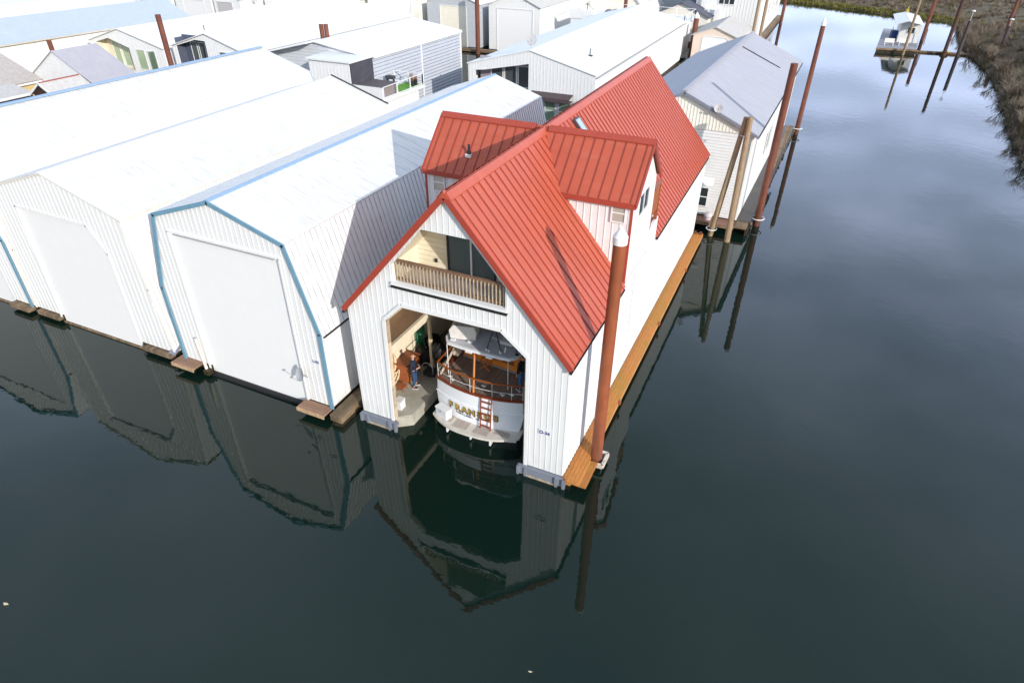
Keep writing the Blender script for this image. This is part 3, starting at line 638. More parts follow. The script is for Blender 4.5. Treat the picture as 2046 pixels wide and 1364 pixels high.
# inside the bay: cream lining, loft shelf, post, dock
m = MB(); m.box(.125, .16, .2, 22, .5, 5.3); m.box(.2, 8.9, 22, 22.06, .5, 5.3); m.build('bay_lining', m_cream, HR)
m = MB(); m.box(8.93, 9.0, .2, 22, .5, 5.3); m.build('bay_right_lining', m_cream, HR)
m = MB(); m.box(.16, 1.33, .25, 22, 3.78, 3.84); m.build('loft_floor', m_loft, HR)
m = MB(); m.box(1.335, 1.47, .2, 22, 3.52, 3.86); m.build('loft_beam', mat('painted_beam', (.70, .62, .48), .6, .06), HR)
for y in (3.45, 8.2, 13): m = MB(); m.box(1.34, 1.46, y-.07, y+.07, .58, 3.515); m.build('post', mat('cream_post', (.60, .50, .34), .6, .06) if y < 4 else m_cream, HR)
m = MB(); m.box(1.3, 7.9, .13, LR-.2, 6.75, 6.9); m.build('upper_floor', m_loft, HR)
m = MB(); m.slab([(1.62, .1, .56), (2.15, .5, .56), (2.15, 22, .56), (.17, 22, .56), (.17, .1, .56)], .06); dk = m.build('inner_dock', m_conc, HR)
m = MB(); m.slab([(1.63, .09, .495), (2.17, .49, .495), (2.17, 22, .495), (.17, 22, .495), (.17, .09, .495)], .55); m.build('dock_side', mat('pale_concrete_side', (.40, .38, .33), .8, .15, 3, grime=(.15, .13, .08), gamt=.6), dk)
m = MB(); m.box(7.6, 9.0, .1, 22, .0, .5); m.build('right_float', m_conc, HR)
# grey steel float frames at the two front corners
for xa, xb in ((-.05, 1.78), (7.3, 9.3)):
    m = MB(); m.box(xa, xb, -.16, -.02, .30, .42); m.box(xa, xb, -.16, -.13, .06, .30); m.box(xa, xa+.1, -.24, -.16, .02, .42); m.box(xb-.42, xb-.30, -.24, -.16, .0, .42); m.box(xb-.12, xb, -.24, -.16, .0, .42); m.box(xa+.3, xa+.4, -.22, -.16, .0, .38)
    m.build('float_frame', m_grey, HR)
    m = MB(); m.box(xa+.1, xb-.1, -.14, -.03, -.3, .055); m.box(xa+.3, xb-.3, -.2, -.165, -.02, .07); m.build('float_timber', mat('bleached_timber', (.40, .32, .23), .8, .3, 5, grime=(.06, .05, .03), gamt=.8), HR)
# right-hand walkway
m = MB(); m.box(X1+.03, 9.76, -.1, 24.5, .40, .47); m.box(9.765, 10.12, -.22, 1.22, .40, .47); m.box(X1+.15, 9.765, -.22, -.1, .40, .47)
wk = m.build('walkway', m_orange, HR)
m = MB(); m.box(9.70, 9.78, 1.25, 24.5, .24, .395); m.box(X1+.03, X1+.3, .05, 24.4, -.4, .395); m.build('walkway_beam', mat('stained_edge_board', (.52, .26, .10), .7, .2, 3), wk)
for y in (5.2, 12.3, 18.9): m = MB(); m.box(9.79, 9.86, y-.08, y+.08, .32, .5); m.build('cleat', m_orangewood, wk)
for y, hh in ((24.3, .62),): m = MB(); m.box(9.2, 9.35, y-.1, y+.1, .47, hh); m.box(9.55, 9.7, y-.1, y+.1, .47, hh); m.build('end_post', m_rust, wk)
def text_on(par, s, size, o, right, up, mtl, extrude=.004, name='lettering', bold=.0, align='CENTER'):
    cu = bpy.data.curves.new(name, 'FONT'); cu.body = s; cu.size = size; cu.align_x = align; cu.align_y = 'CENTER'; cu.extrude = extrude; cu.offset = bold
    tmp = bpy.data.objects.new('tmp', cu); COL.objects.link(tmp); bpy.context.view_layer.update()
    me = bpy.data.meshes.new_from_object(tmp.evaluated_get(bpy.context.evaluated_depsgraph_get())); bpy.data.objects.remove(tmp)
    me.materials.clear(); me.materials.append(mtl)
    r = Vector(right).normalized(); u = Vector(up).normalized(); n = r.cross(u); ob = bpy.data.objects.new(name, me); COL.objects.link(ob)
    off = Vector(par['_o']); ob.parent = par
    mm = Matrix(((r.x, u.x, n.x, o[0]-off.x), (r.y, u.y, n.y, o[1]-off.y), (r.z, u.z, n.z, o[2]-off.z), (0, 0, 0, 1)))
    me.transform(mm); return ob
m = MB(); m.box(8.08, 8.56, -.03, -.019, 2.22, 2.48); sg = m.build('number_sign', m_white, HR)
text_on(sg, 'D-34', .20, (8.32, -.034, 2.35), (1, 0, 0), (0, 0, 1), m_numblue, .003, 'lettering', .007)

# big rusty pile with white cone in front of the walkway
pb = pile('tall orange rusty steel pile with white cone cap by front right corner', (9.93, 1.62, 0), (9.93, 1.62, 9.78), .235, .215, m_rustbright, 'steel mooring piles', cap=.38)
m = MB()
for a_, b_ in (((9.55, 1.25), (10.3, 1.25)), ((10.3, 1.25), (10.3, 2.0)), ((10.3, 2.0), (9.55, 2.0)), ((9.72, 1.25), (9.72, 2.0))): m.bar((a_[0], a_[1], .3), (b_[0], b_[1], .3), .12, .16)
m.build('pile_bracket', mat('peeling_white_steel', (.62, .55, .48), .7, .2, 6, grime=(.2, .08, .04), gamt=.8, gscale=5), pb)

# ------------------------------------------------------------------ things inside the bay
t = thing('hanging_rope', 'coil of thick beige rope hanging on the cream wall by the bay entrance', 'rope', (.3, 2.0, 1.6), 'ropes and hoses hung in the bay')
m = MB()
for j in range(6):
    k = j*.03; pts = [(.25+.02*(j % 3), 2.02+(.20+k*.3)*math.cos(a), 1.72+(.58-k)*math.sin(a)) for a in [2*math.pi*i/18 for i in range(19)]]; m.tube(pts, .028, 6)
m.build('coil', m_rope, t)
m = MB()
for j in range(5):
    pts = [(.25+.05*j, 1.95+.25*math.cos(a+j), 1.0+(.18+.02*j)*math.sin(a)) for a in [2*math.pi*i/14 for i in range(15)]]; m.tube(pts, .028, 6)
m.build('loose_bundle', m_rope, t)
t = thing('garden_hose', 'dark green hose looped on the cream wall beside the black bags', 'hose', (.3, 4.3, 1.8), 'ropes and hoses hung in the bay')
m = MB()
for j in range(9):
    pts = [(.25+.03*(j % 4), 4.3+(.10+.03*j)*math.cos(a), 1.95+(.75-.02*j)*math.sin(a)) for a in [2*math.pi*i/20 for i in range(21)]]; m.tube(pts, .022, 6)
m.build('loops', m_green, t)
m = MB(); r5 = random.Random(5)
for j in range(6):
    y0 = 3.9+j*.15; pts = [(.5+r5.uniform(0, .3), y0+r5.uniform(-.2, .2), 1.5-.16*k+r5.uniform(-.08, .08)) for k in range(6)]; m.tube(pts, .014, 5)
m.build('loose_end', mat('pale_green_cord', (.10, .35, .28), .5), t)
def bag(label, x, y, r, h, z=.56):
    t = thing('black_bag', label, 'bag', (x, y, z), 'black bags on the dock')
    m = MB(); n = 14; lv = [(0, .92), (.15, 1.0), (.45, 1.04), (.75, .95), (.93, .75), (1.0, .45)]; vs = []; rq_ = random.Random(int(x*100+y))
    for a_, b_ in lv:
        for j in range(n):
            th = 6.283*j/n; rr_ = r*b_*(1+.08*math.sin(3*th+a_*4)+rq_.uniform(-.04, .04)); vs.append((x+rr_*math.cos(th), y+rr_*math.sin(th), z+h*a_))
    fs = [(i*n+j, i*n+(j+1) % n, (i+1)*n+(j+1) % n, (i+1)*n+j) for i in range(len(lv)-1) for j in range(n)]+[tuple(range((len(lv)-1)*n, len(lv)*n)), tuple(range(n))[::-1]]
    m.add(vs, fs); m.build('body', m_black, t)
    m = MB(); pts = [(x+r*.4*math.cos(a), y, z+h+.12*math.sin(a)) for a in [math.pi*i/8 for i in range(9)]]; m.tube(pts, .02, 5); m.build('strap', m_black, t); return t
bag('bulky black bag on the dock under the green hose', .66, 4.0, .36, .85); bag('tall black bag against the wall behind the man', .60, 4.9, .38, .95)
# outboard motor under a black cover, clamped to the rail of the boat's port quarter
t = thing('covered_outboard', 'black covered outboard motor hung on the rail beside the dock post', 'outboard motor', (2.0, 3.3, 1.5))
m = MB(); m.ball((1.88, 3.35, 2.0), .36, 14, (.85, 1, 1.15)); m.cyl((1.88, 3.35, 1.45), (1.88, 3.35, 1.7), .2, .33, 14); m.build('cover', m_black, t)
m = MB(); m.box(2.34, 2.345, 3.1, 3.16, 2.0, 2.12); m.cyl((1.88, 3.35, 1.75), (2.55, 3.3, 1.9), .03); m.cyl((1.88, 3.35, 1.0), (1.88, 3.35, 1.5), .07, .1); m.build('bracket', m_galv, t)
t = thing('storage_bench', 'orange varnished wooden cabinet standing against the wall behind the man', 'cabinet', (.5, 2.55, .56))
m = MB(); m.box(.2, .85, 2.2, 3.25, .6, 1.5); m.build('case', m_orangewood, t)
m = MB(); m.box(.18, .9, 2.15, 3.3, 1.505, 1.56); m.build('top', mat('cabinet_top', (.25, .07, .025), .5, .1), t)
m = MB(); m.box(.855, .875, 2.25, 2.7, .65, 1.45); m.build('door', mat('cabinet_door', (.50, .18, .06), .45, .1), t)
m = MB(); m.box(.855, .875, 2.75, 3.2, .65, 1.45); m.build('door', mat('cabinet_door_dark', (.34, .10, .03), .45, .1), t)
t = thing('wooden_stool', 'low orange wooden folding stool on the dock in front of the cabinet', 'stool', (1.0, 1.75, .56))
m = MB(); m.box(.6, 1.0, 1.6, 1.95, .76, .79); m.build('seat', m_orangewood, t)
for a_, b_ in (((.62, 1.62), (.98, 1.62)), ((.62, 1.93), (.98, 1.93))):
    m = MB(); m.bar((a_[0], a_[1], .57), (b_[0], b_[1], .755), .035, .035); m.bar((b_[0], b_[1]+.03, .57), (a_[0], a_[1]+.03, .755), .035, .035); m.build('leg', m_orangewood, t)
t = thing('dock_box', 'small white dock box at the foot of the entrance wall', 'box', (.45, .9, .56))
m = MB(); m.box(1.28, 1.58, .5, .85, .57, .98); m.build('body', m_white, t); m = MB(); m.box(1.26, 1.6, .48, .87, .985, 1.03); m.build('lid', m_white, t)
t = thing('dock_cart', 'small grey hand cart with curved handle beside the man', 'cart', (1.5, 2.9, .56))
m = MB(); pts = [(1.45+.28*math.cos(a), 2.95, 1.15+.28*math.sin(a)) for a in [math.pi*(i/10)-.3 for i in range(12)]]; m.tube(pts, .018, 6)
m.cyl(pts[0], (1.62, 3.1, .66), .015); m.cyl(pts[-1], (1.25, 3.1, .66), .015); m.build('handle', m_galv, t)
m = MB(); m.box(1.2, 1.65, 2.95, 3.4, .68, .9); m.build('basket', m_dark, t)
for xx in (1.2, 1.65): m = MB(); m.cyl((xx-.02, 3.15, .66), (xx+.02, 3.15, .66), .1, n=16); m.build('wheel', m_black, t)

# ------------------------------------------------------------------ the motor yacht
BX = 4.82; DK = 2.08
YT = thing('motor_yacht', 'classic white motor yacht with teak aft deck moored inside the red-roofed boathouse', 'yacht', (BX, 1.0, 0))
def tr_y(x, z):   # aft face of the transom
    return 1.04+.42*((x-BX)/2)**2+(z-.5)*.045
hull = MB(); NS = 17
st = [(-.2, 1.72), (.35, 1.80), (.9, 1.93), (1.42, 2.02), (1.5, 1.97), (DK, 1.95)]
cols = [-1+2*k/(NS-1) for k in range(NS)]
vs = []
for z, hw in st:
    for c in cols: x = BX+c*hw; vs.append((x, tr_y(x, z), z))
fs = [(i*NS+j, i*NS+j+1, (i+1)*NS+j+1, (i+1)*NS+j) for i in range(len(st)-1) for j in range(NS-1)]
hull.add(vs, fs)
# sides lofted forward
ys = [0, 1.5, 4, 8, 11, 13.5, 15.5, 16.8]
wf = [1, 1.03, 1.06, 1.06, .98, .78, .42, .03]
for s_ in (-1, 1):
    vs = []
    for k, yy in enumerate(ys):
        for z, hw in st:
            x0 = BX+s_*hw; vs.append((BX+s_*hw*wf[k]*(1 if k < 4 else lerp(.75, 1, (z+.2)/2.3) if k > 4 else .95), (tr_y(x0, z)+yy if k < 6 else 1.5+yy+(z-.5)*.5), z+(0 if z < DK-.1 else .03*k)))
    n_ = len(st); fs = [(k*n_+i, (k+1)*n_+i, (k+1)*n_+i+1, k*n_+i+1) for k in range(len(ys)-1) for i in range(n_-1)]
    hull.add(vs, fs)
hull.build('hull', m_boat, YT)
# rub rail crease
m = MB(); pts = []
for c in cols: x = BX+c*2.04; pts.append((x, tr_y(x, 1.45)-.015, 1.46))
m.tube(pts, .022, 6); m.build('rub_rail', m_boat, YT)
# deck
m = MB(); dpts = [(BX+c*1.9, tr_y(BX+c*1.9, DK)+.03, DK-.03) for c in cols]; m.slab(dpts+[(BX+2.0, 9, DK-.03), (BX-2.0, 9, DK-.03)], .06); m.build('aft_deck', m_teakdeck, YT)
m = MB(); pts = [(BX+c*1.96, tr_y(BX+c*1.96, DK)+.02, DK+.03) for c in cols]; pts = [(BX-2.0, 5, DK+.06)]+pts+[(BX+2.0, 5, DK+.06)]
for p_, q_ in zip(pts, pts[1:]): m.bar(p_, q_, .11, .07)
m.build('toe_rail', m_mahog, YT)
# rail with stanchions
RT = 2.86
def rail_pt(c, z): x = BX+c*1.93; return (x, tr_y(x, DK)+.06, z)
m = MB(); pts = [(BX-1.98, 7, RT)]+[rail_pt(c, RT) for c in cols]+[(BX+1.98, 7, RT)]
for p_, q_ in zip(pts, pts[1:]): m.bar(p_, q_, .06, .035)
m.build('handrail', m_varn if False else mat('varnished_rail', (.34, .09, .02), .3, .15), YT)
m = MB(); m.tube([(p[0], p[1], 2.45) for p in pts], .010, 6); m.build('lifeline', m_white, YT)
for c in (-1, -.62, -.12, .38, .78, 1): m = MB(); m.cyl(rail_pt(c, DK), rail_pt(c, RT-.02), .010, n=8); m.build('stanchion', m_white, YT)
for s_ in (-1, 1):
    for y in (3.4, 5.2): m = MB(); m.cyl((BX+s_*1.98, y, DK), (BX+s_*1.98, y, RT-.02), .010, n=8); m.build('stanchion', m_white, YT)
# swim platform
m = MB(); N2 = 21; out = []; inn = []
for k in range(N2):
    c = -1+2*k/(N2-1); x = BX+.05+c*1.98; yo = .36+.62*abs(c)**2.6+.06*c; out.append((x, yo, .60))
m.slab(out+[(BX+2.0, 1.62, .60), (BX-1.0, 1.22, .60), (BX+.0, 1.05, .6), (BX-1.94, 1.5, .60)][0:1]+[(BX+1.0, 1.18, .6), (BX, 1.07, .6), (BX-1.0, 1.18, .6), (BX-1.95, 1.55, .6)], .09); pf = m.build('swim_platform', mat('platform_edge', (.58, .54, .48), .6, .1), YT)
for a_, b_ in ((-1.35, -.95), (-.8, -.15), (.15, .8), (.95, 1.6)):
    m = MB(); yo = max(.36+.62*abs(a_/1.98)**2.6, .36+.62*abs(b_/1.98)**2.6)+.14; yi = 1.0; m.box(BX+a_, BX+b_, yo, yi+.1*abs(a_+b_)/2, .603, .612); m.build('teak_grating', m_grate, pf)
for x in (BX-1.1, BX, BX+.9): m = MB(); m.box(x-.03, x+.03, .62, .70, .1, .51); m.bar((x, .66, .12), (x, 1.15, .2), .05, .05); m.build('platform_bracket', m_white, pf)
# boarding ladder
m = MB()
lx0, lx1 = 5.14, 5.60; yb = .92; yt_ = tr_y(5.2, DK)-.06
for x in (lx0, lx1): m.bar((x, yb, .62), (x, yt_, 2.14), .038, .04)
for k in range(5): z = .78+k*.29; y = lerp(yb, yt_, (z-.62)/1.52); m.box(lx0+.02, lx1-.02, y-.035, y+.035, z-.014, z+.014)
m.build('boarding_ladder', m_mahog, YT)
# flag staff / boom at the stern
m = MB(); m.cyl((4.72, 1.2, DK), (4.42, 2.0, 3.78), .05, .04); m.build('ensign_staff', m_varn, YT)
# bulkhead and cabin
m = MB(); m.add([(3.1, 3.42, DK), (6.6, 3.12, DK), (6.6, 3.12, 3.7), (3.1, 3.42, 3.7), (3.1, 3.52, DK), (6.6, 3.22, DK), (6.6, 3.22, 3.7), (3.1, 3.52, 3.7)], [(0, 1, 2, 3), (7, 6, 5, 4), (0, 3, 7, 4), (1, 5, 6, 2), (3, 2, 6, 7), (0, 4, 5, 1)]); m.build('cabin_bulkhead', m_teak, YT)
m = MB(); m.box(3.15, 6.5, 3.55, 9, DK, 3.7); m.build('cabin', m_boat, YT); m = MB(); m.bar((3.1, 3.38, DK+.02), (6.6, 3.08, DK+.02), .06, .06); m.build('bulkhead_sill', m_galv, YT)
for a_, b_ in ((3.5, 4.1), (4.25, 4.85), (5.0, 5.6)): m = MB(); m.bar((a_, 3.405-(a_-3.1)*.0857, DK+.8), (b_, 3.405-(b_-3.1)*.0857, DK+.8), .02, .9); m.build('panel', mat('dark_varnish', (.25, .07, .015), .3), YT)
# hardtop
m = MB(); ht = []
for k in range(25):
    c = -1+2*k/24; x = 4.72+c*1.66; y = 1.62+.10*abs(c)**2+.35*max(0, abs(c)-.86)/.14*abs(c); ht.append((x, y, 3.88))
HTp = ht+[(4.72+1.66, 8.5, 3.92), (4.72-1.66, 8.5, 3.92)]
m.slab(HTp, .11); h_o = m.build('hardtop', m_boat, YT)
m = MB(); m.slab([(4.72+(p[0]-4.72)*.955, max(p[1]+.07, 1.7) if p[1] < 8 else p[1]-.1, 3.892) for p in HTp], .010); m.build('nonskid', m_hardtop, h_o)
for x, y in ((3.16, 1.95), (5.88, 2.02)): m = MB(); m.cyl((x, y, DK), (x, y, 3.76), .017, n=10); m.build('hardtop_post', m_white, YT)
for x in (4.35, 5.25): m = MB(); m.box(x-.14, x+.14, 1.58, 1.7, 3.72, 3.80); m.build('stern_light', m_white, YT)
# gear on the hardtop
m = MB(); 
for p_ in ((5.02, 1.85), (5.62, 1.95)): m.cyl((p_[0], p_[1], 3.9), (5.15, 2.35, 4.75), .022, n=8)
m.cyl((5.3, 1.92, 4.3), (5.1, 2.0, 4.3), .01); m.build('antenna_frame', m_dark, YT)
m = MB()
for p_ in ((5.02, 1.85), (5.15, 1.80), (5.55, 1.98), (5.62, 1.88)): m.cyl((p_[0], p_[1], 3.9), (p_[0], p_[1], 3.97), .05, .03)
m.build('horn', m_white, YT)
m = MB(); m.cyl((6.25, 2.05, 3.9), (6.05, 2.25, 4.45), .016); m.cyl((6.25, 2.05, 3.9), (6.25, 2.05, 3.93), .07); m.ball((6.08, 2.22, 4.38), .06, 8, (1, 1, 1.6)); m.build('antenna', m_dark, YT)
m = MB(); m.box(5.35, 5.85, 2.4, 3.0, 3.95, 4.12); m.box(5.3, 5.6, 3.0, 3.3, 3.95, 4.05); m.build('liferaft_cover', m_canvas, YT)
m = MB(); m.tube([(4.95, 2.5, 4.1), (6.15, 2.25, 4.1)], .015); m.tube([(5.75, 2.0, 3.9), (5.75, 2.1, 4.1)], .03); m.build('boom_fitting', m_white, YT)
for y, x, h in ((2.3, 4.0, 0),): pass
# covered box on hardtop
m = MB(); n = 4; b0 = [(3.35, 1.95), (4.35, 2.2), (4.15, 3.1), (3.15, 2.85)]; b1_ = [(3.45, 2.02), (4.28, 2.24), (4.1, 2.98), (3.28, 2.8)]
vs = [(x, y, 3.93) for x, y in b0]+[(x-.06 if i in (0, 3) else x+.05, y, 4.3) for i, (x, y) in enumerate(b0)]+[(x, y, 4.52) for x, y in b1_]
m.add(vs, [(0, 1, 5, 4), (1, 2, 6, 5), (2, 3, 7, 6), (3, 0, 4, 7), (4, 5, 9, 8), (5, 6, 10, 9), (6, 7, 11, 10), (7, 4, 8, 11), (8, 9, 10, 11)]); cv = m.build('canvas_cover', m_canvas, YT)
m = MB()
for p_ in ((3.5, 1.95), (4.2, 2.12)): m.box(p_[0]-.1, p_[0]+.1, p_[1]-.12, p_[1]+.02, 3.9, 3.97)
m.build('chock', m_white, YT)
# deck cleats and blocks
for x, y in ((3.35, 1.75), (3.55, 1.6), (5.85, 1.55), (6.2, 1.7), (4.9, 1.75)): m = MB(); m.box(x-.1, x+.1, y-.02, y+.02, DK+.05, DK+.08); m.cyl((x, y, DK-.02), (x, y, DK+.06), .02); m.build('deck_cleat', m_white, YT)
m = MB(); m.box(4.45, 5.0, 1.95, 2.15, DK-.025, DK+.02); m.build('deck_hatch', m_galv, YT)
m = MB(); m.bar((2.95, 1.65, DK+.1), (3.05, 3.2, 3.1), .07, .05); m.box(3.08, 3.3, 2.55, 2.9, DK+.55, DK+.75); m.build('gangway', mat('pale_wood', (.60, .50, .38), .6, .15), YT)
# name on the transom, letter by letter round its curve
def trans_text(s, size, xs, z, mtl, dz=0, extr=.004, nm='lettering', bold=0, lift=.012, sx=1.0):
    for ch, x in zip(s, xs):
        if ch == ' ': continue
        y = tr_y(x, z); dydx = .42*2*((x-BX)/2)/2; text_on(YT, ch, size, (x, y-lift, z+dz), (1, dydx, 0), (0, .045, 1), mtl, extr, nm, bold)
xs = [3.62+.352*k for k in range(7)]
trans_text('FRANSUS', .40, [x+.025 for x in xs], 1.135, m_letter, 0, .004, 'name_shadow', .028, .010)
trans_text('FRANSUS', .40, xs, 1.165, m_gold, 0, .006, 'name_letter', .016, .020)
s2_ = 'PORTLAND, OR'; trans_text(s2_, .125, [3.95+.097*k for k in range(len(s2_))], .90, m_letter, 0, .003, 'port_letter', .003, .010)
# cooler on the platform
t = thing('cooler_box', 'white plastic cooler box on the left end of the swim platform', 'cooler', (3.4, .95, .61))
m = MB(); m.box(3.1, 3.72, .80, 1.12, .615, 1.0); m.build('body', m_white, t); m = MB(); m.box(3.08, 3.74, .78, 1.14, 1.004, 1.08); m.build('lid', m_white, t); m = MB(); m.box(3.39, 3.43, .77, .80, .92, 1.0); m.build('latch', m_galv, t)
t.rotation_euler = (0, 0, R(-18))
# tender slung across above the hardtop
t = thing('dinghy', 'slim white dinghy slung high above the yacht hardtop', 'dinghy', (4.9, 3.3, 4.45))
L_ = 1.55; vs = []; n = 9; NSD = 15
for i in range(NSD):
    f = -1+2*i/(NSD-1); hw = .52*(1-abs(f)**2.4); 
    for j in range(n):
        a = math.pi*j/(n-1); vs.append((4.9+L_*f, 3.15-math.cos(a)*hw+.0, 4.75-math.sin(a)*.42*(1-.5*abs(f)**3)+(0)))
fs = [(i*n+j, i*n+j+1, (i+1)*n+j+1, (i+1)*n+j) for i in range(NSD-1) for j in range(n-1)]
m = MB(); m.add(vs, fs); m.add([(v[0], v[1]*1+.0, v[2]+.02) for v in vs], [f[::-1] for f in fs]); m.build('hull', m_boat, t)
m = MB()
for j in (0, n-1): m.tube([vs[i*n+j] for i in range(NSD)], .03, 6)
m.build('gunwale', mat('pale_gunwale', (.55, .40, .24), .5), t)
m = MB(); m.box(4.6, 4.85, 2.75, 3.55, 4.62, 4.66); m.box(5.3, 5.5, 2.75, 3.5, 4.62, 4.66); m.build('thwart', m_canvas, t)
m = MB(); m.cyl((4.0, 3.15, 3.9), (4.0, 3.15, 4.45), .03); m.cyl((5.8, 3.15, 3.9), (5.8, 3.15, 4.45), .03); m.build('cradle', m_white, t)
t = thing('folding_stool', 'varnished folding wooden stool with crossed legs on the aft deck', 'folding stool', (4.4, 2.95, DK))
for s_ in (-.16, .16):
    m = MB(); m.bar((4.2, 2.95+s_, DK), (4.65, 2.95+s_, DK+.40), .035, .03); m.build('leg', m_varn, t); m = MB(); m.bar((4.65, 2.95+s_+.035, DK), (4.2, 2.95+s_+.035, DK+.40), .035, .03); m.build('leg', m_varn, t)
for x in (4.18, 4.63): m = MB(); m.box(x, x+.04, 2.77, 3.15, DK+.40, DK+.43); m.build('seat_rail', m_varn, t)

# ------------------------------------------------------------------ people
def skinned(name, joints, edges, par, mtl, root=0, sub=2):
    me = bpy.data.meshes.new(name); me.from_pydata([j[:3] for j in joints], edges, []); me.materials.append(mtl)
    o = bpy.data.objects.new(name, me); COL.objects.link(o); o.parent = par; o['_o'] = (0, 0, 0)
    md = o.modifiers.new('skin', 'SKIN'); md.use_smooth_shade = True
    if not me.skin_vertices:
        pass
    for i, j in enumerate(joints):
        sv = me.skin_vertices[0].data[i]; rr_ = j[3] if len(j) > 3 else .05; ry = j[4] if len(j) > 4 else rr_; sv.radius = (rr_, ry); sv.use_root = (i == root)
    s = o.modifiers.new('sub', 'SUBSURF'); s.levels = sub; s.render_levels = sub
    return o
def person(label, loc, face, sit, jacket, trousers, hair, bald=False, arms='waist'):
    """local frame: x = person's right, y = forward"""
    t = thing('person', label, 'person', loc)
    H = [(0, 0, .95, .10, .075), (0, .01, 1.12, .11, .08), (0, .02, 1.32, .135, .085), (0, .0, 1.45, .07, .06), (0, .01, 1.53, .045, .045), (0, .03, 1.60, .062, .07), (0, .035, 1.68, .075, .092), (0, .03, 1.745, .055, .07)]
    E_ = [(i, i+1) for i in range(7)]
    def add(p, par_i): H.append(p); E_.append((par_i, len(H)-1)); return len(H)-1
    for s_ in (-1, 1):
        hip = add((s_*.095, 0, .90, .085), 0); kn = add((s_*.12, .03, .50, .058), hip); an = add((s_*.14, -.01, .09, .04), kn); add((s_*.16, .14, .045, .038), an)
        sh = add((s_*.175, 0, 1.42, .055), 3)
        if arms == 'waist':
            el = add((s_*.25, -.02, 1.14, .042), sh); wr = add((s_*.14, .2, 1.10, .028), el); hd = add((s_*.07, .26, 1.10, .026), wr)
            base = Vector((s_*.05, .28, 1.10)); fd = Vector((-s_*.8, .35, -.1)).normalized(); sd2 = Vector((0, 0, 1))
        else:
            el = add((s_*.24, -.03, 1.13, .042), sh); wr = add((s_*.25, .06, .88, .028), el); hd = add((s_*.25, .08, .80, .03), wr)
            base = Vector((s_*.25, .085, .765)); fd = Vector((0, .1, -1)).normalized(); sd2 = Vector((0, 1, 0))
        for q, L_ in enumerate((.062, .072, .068, .055)):
            a_ = base+sd2*(.03-.02*q); b_ = a_+fd*L_; i1 = add((*a_, .009), hd); add((*b_, .007), i1)
        th_ = base-fd*.03+sd2*.04; i1 = add((*th_, .010), hd); add((*(th_+fd*.03+sd2*.025), .008), i1)
    skinned('body', H, E_, t, m_skin)
    J = [(0, 0, .92, .155, .115), (0, .01, 1.12, .165, .125), (0, .015, 1.33, .17, .115), (0, -.01, 1.46, .085, .07)]; JE = [(0, 1), (1, 2), (2, 3)]
    def addj(p, i): J.append(p); JE.append((i, len(J)-1)); return len(J)-1
    for s_ in (-1, 1):
        sh = addj((s_*.18, 0, 1.42, .075), 3)
        if arms == 'waist': el = addj((s_*.26, -.02, 1.13, .062), sh); addj((s_*.15, .19, 1.10, .045), el)
        else: el = addj((s_*.26, -.03, 1.13, .062), sh); addj((s_*.26, .05, .89, .048), el)
    skinned('jacket', J, JE, t, jacket, 1)
    Tt = [(0, 0, .93, .135, .105)]; TE = []
    for s_ in (-1, 1):
        Tt.append((s_*.095, 0, .86, .10)); TE.append((0, len(Tt)-1)); Tt.append((s_*.12, .03, .50, .078)); TE.append((len(Tt)-2, len(Tt)-1)); Tt.append((s_*.14, -.01, .12, .062)); TE.append((len(Tt)-2, len(Tt)-1))
    skinned('trousers', Tt, TE, t, trousers, 0)
    for s_ in (-1, 1):
        m = MB(); m.ball((s_*.15, .06, .05), .055, 10, (.95, 2.4, 1.0)); m.box(s_*.15-.05, s_*.15+.05, -.07, .19, 0, .025, 1); o = m.build('shoe', [m_shoe, m_white]); o.parent = t
    # face: nose, eyes, mouth, ears
    m = MB(); m.ball((0, .135, 1.655), .016, 8, (1, 1.2, 1.6)); m.ball((-.082, .03, 1.66), .022, 8, (.5, 1, 1.5)); m.ball((.082, .03, 1.66), .022, 8, (.5, 1, 1.5)); o = m.build('face', m_skin); o.parent = t
    m = MB(); m.ball((-.03, .118, 1.68), .011, 8); m.ball((.03, .118, 1.68), .011, 8); m.box(-.025, .025, .115, .125, 1.61, 1.617); o = m.build('eyes_and_mouth', m_letter); o.parent = t
    m = MB()
    if bald: m.ball((0, -.005, 1.665), .092, 12, (1, 1, .62))
    else: m.ball((0, .005, 1.71), .102, 14, (.95, 1.08, .95))
    o = m.build('hair', hair); o.parent = t
    for c in t.children: c.location = (0, 0, 0)
    t.rotation_euler = (0, 0, face); return t
pm = person('balding man in navy jacket and jeans standing on the bay dock', (1.22, 2.2, .565), R(-75), 0, m_navy, m_jeans, m_hairg, True)
m = MB(); m.box(.10, .17, .215, .225, 1.08, 1.12); 
o = m.build('paper', m_white); o.parent = pm
person('person in black jacket and blue jeans at the right end of the aft deck', (6.42, 2.3, DK-.03), R(60), 0, mat('black_jacket', (.008, .009, .013), .8), mat('bright_denim', (.03, .12, .28), .8), m_haird, False, 'down')

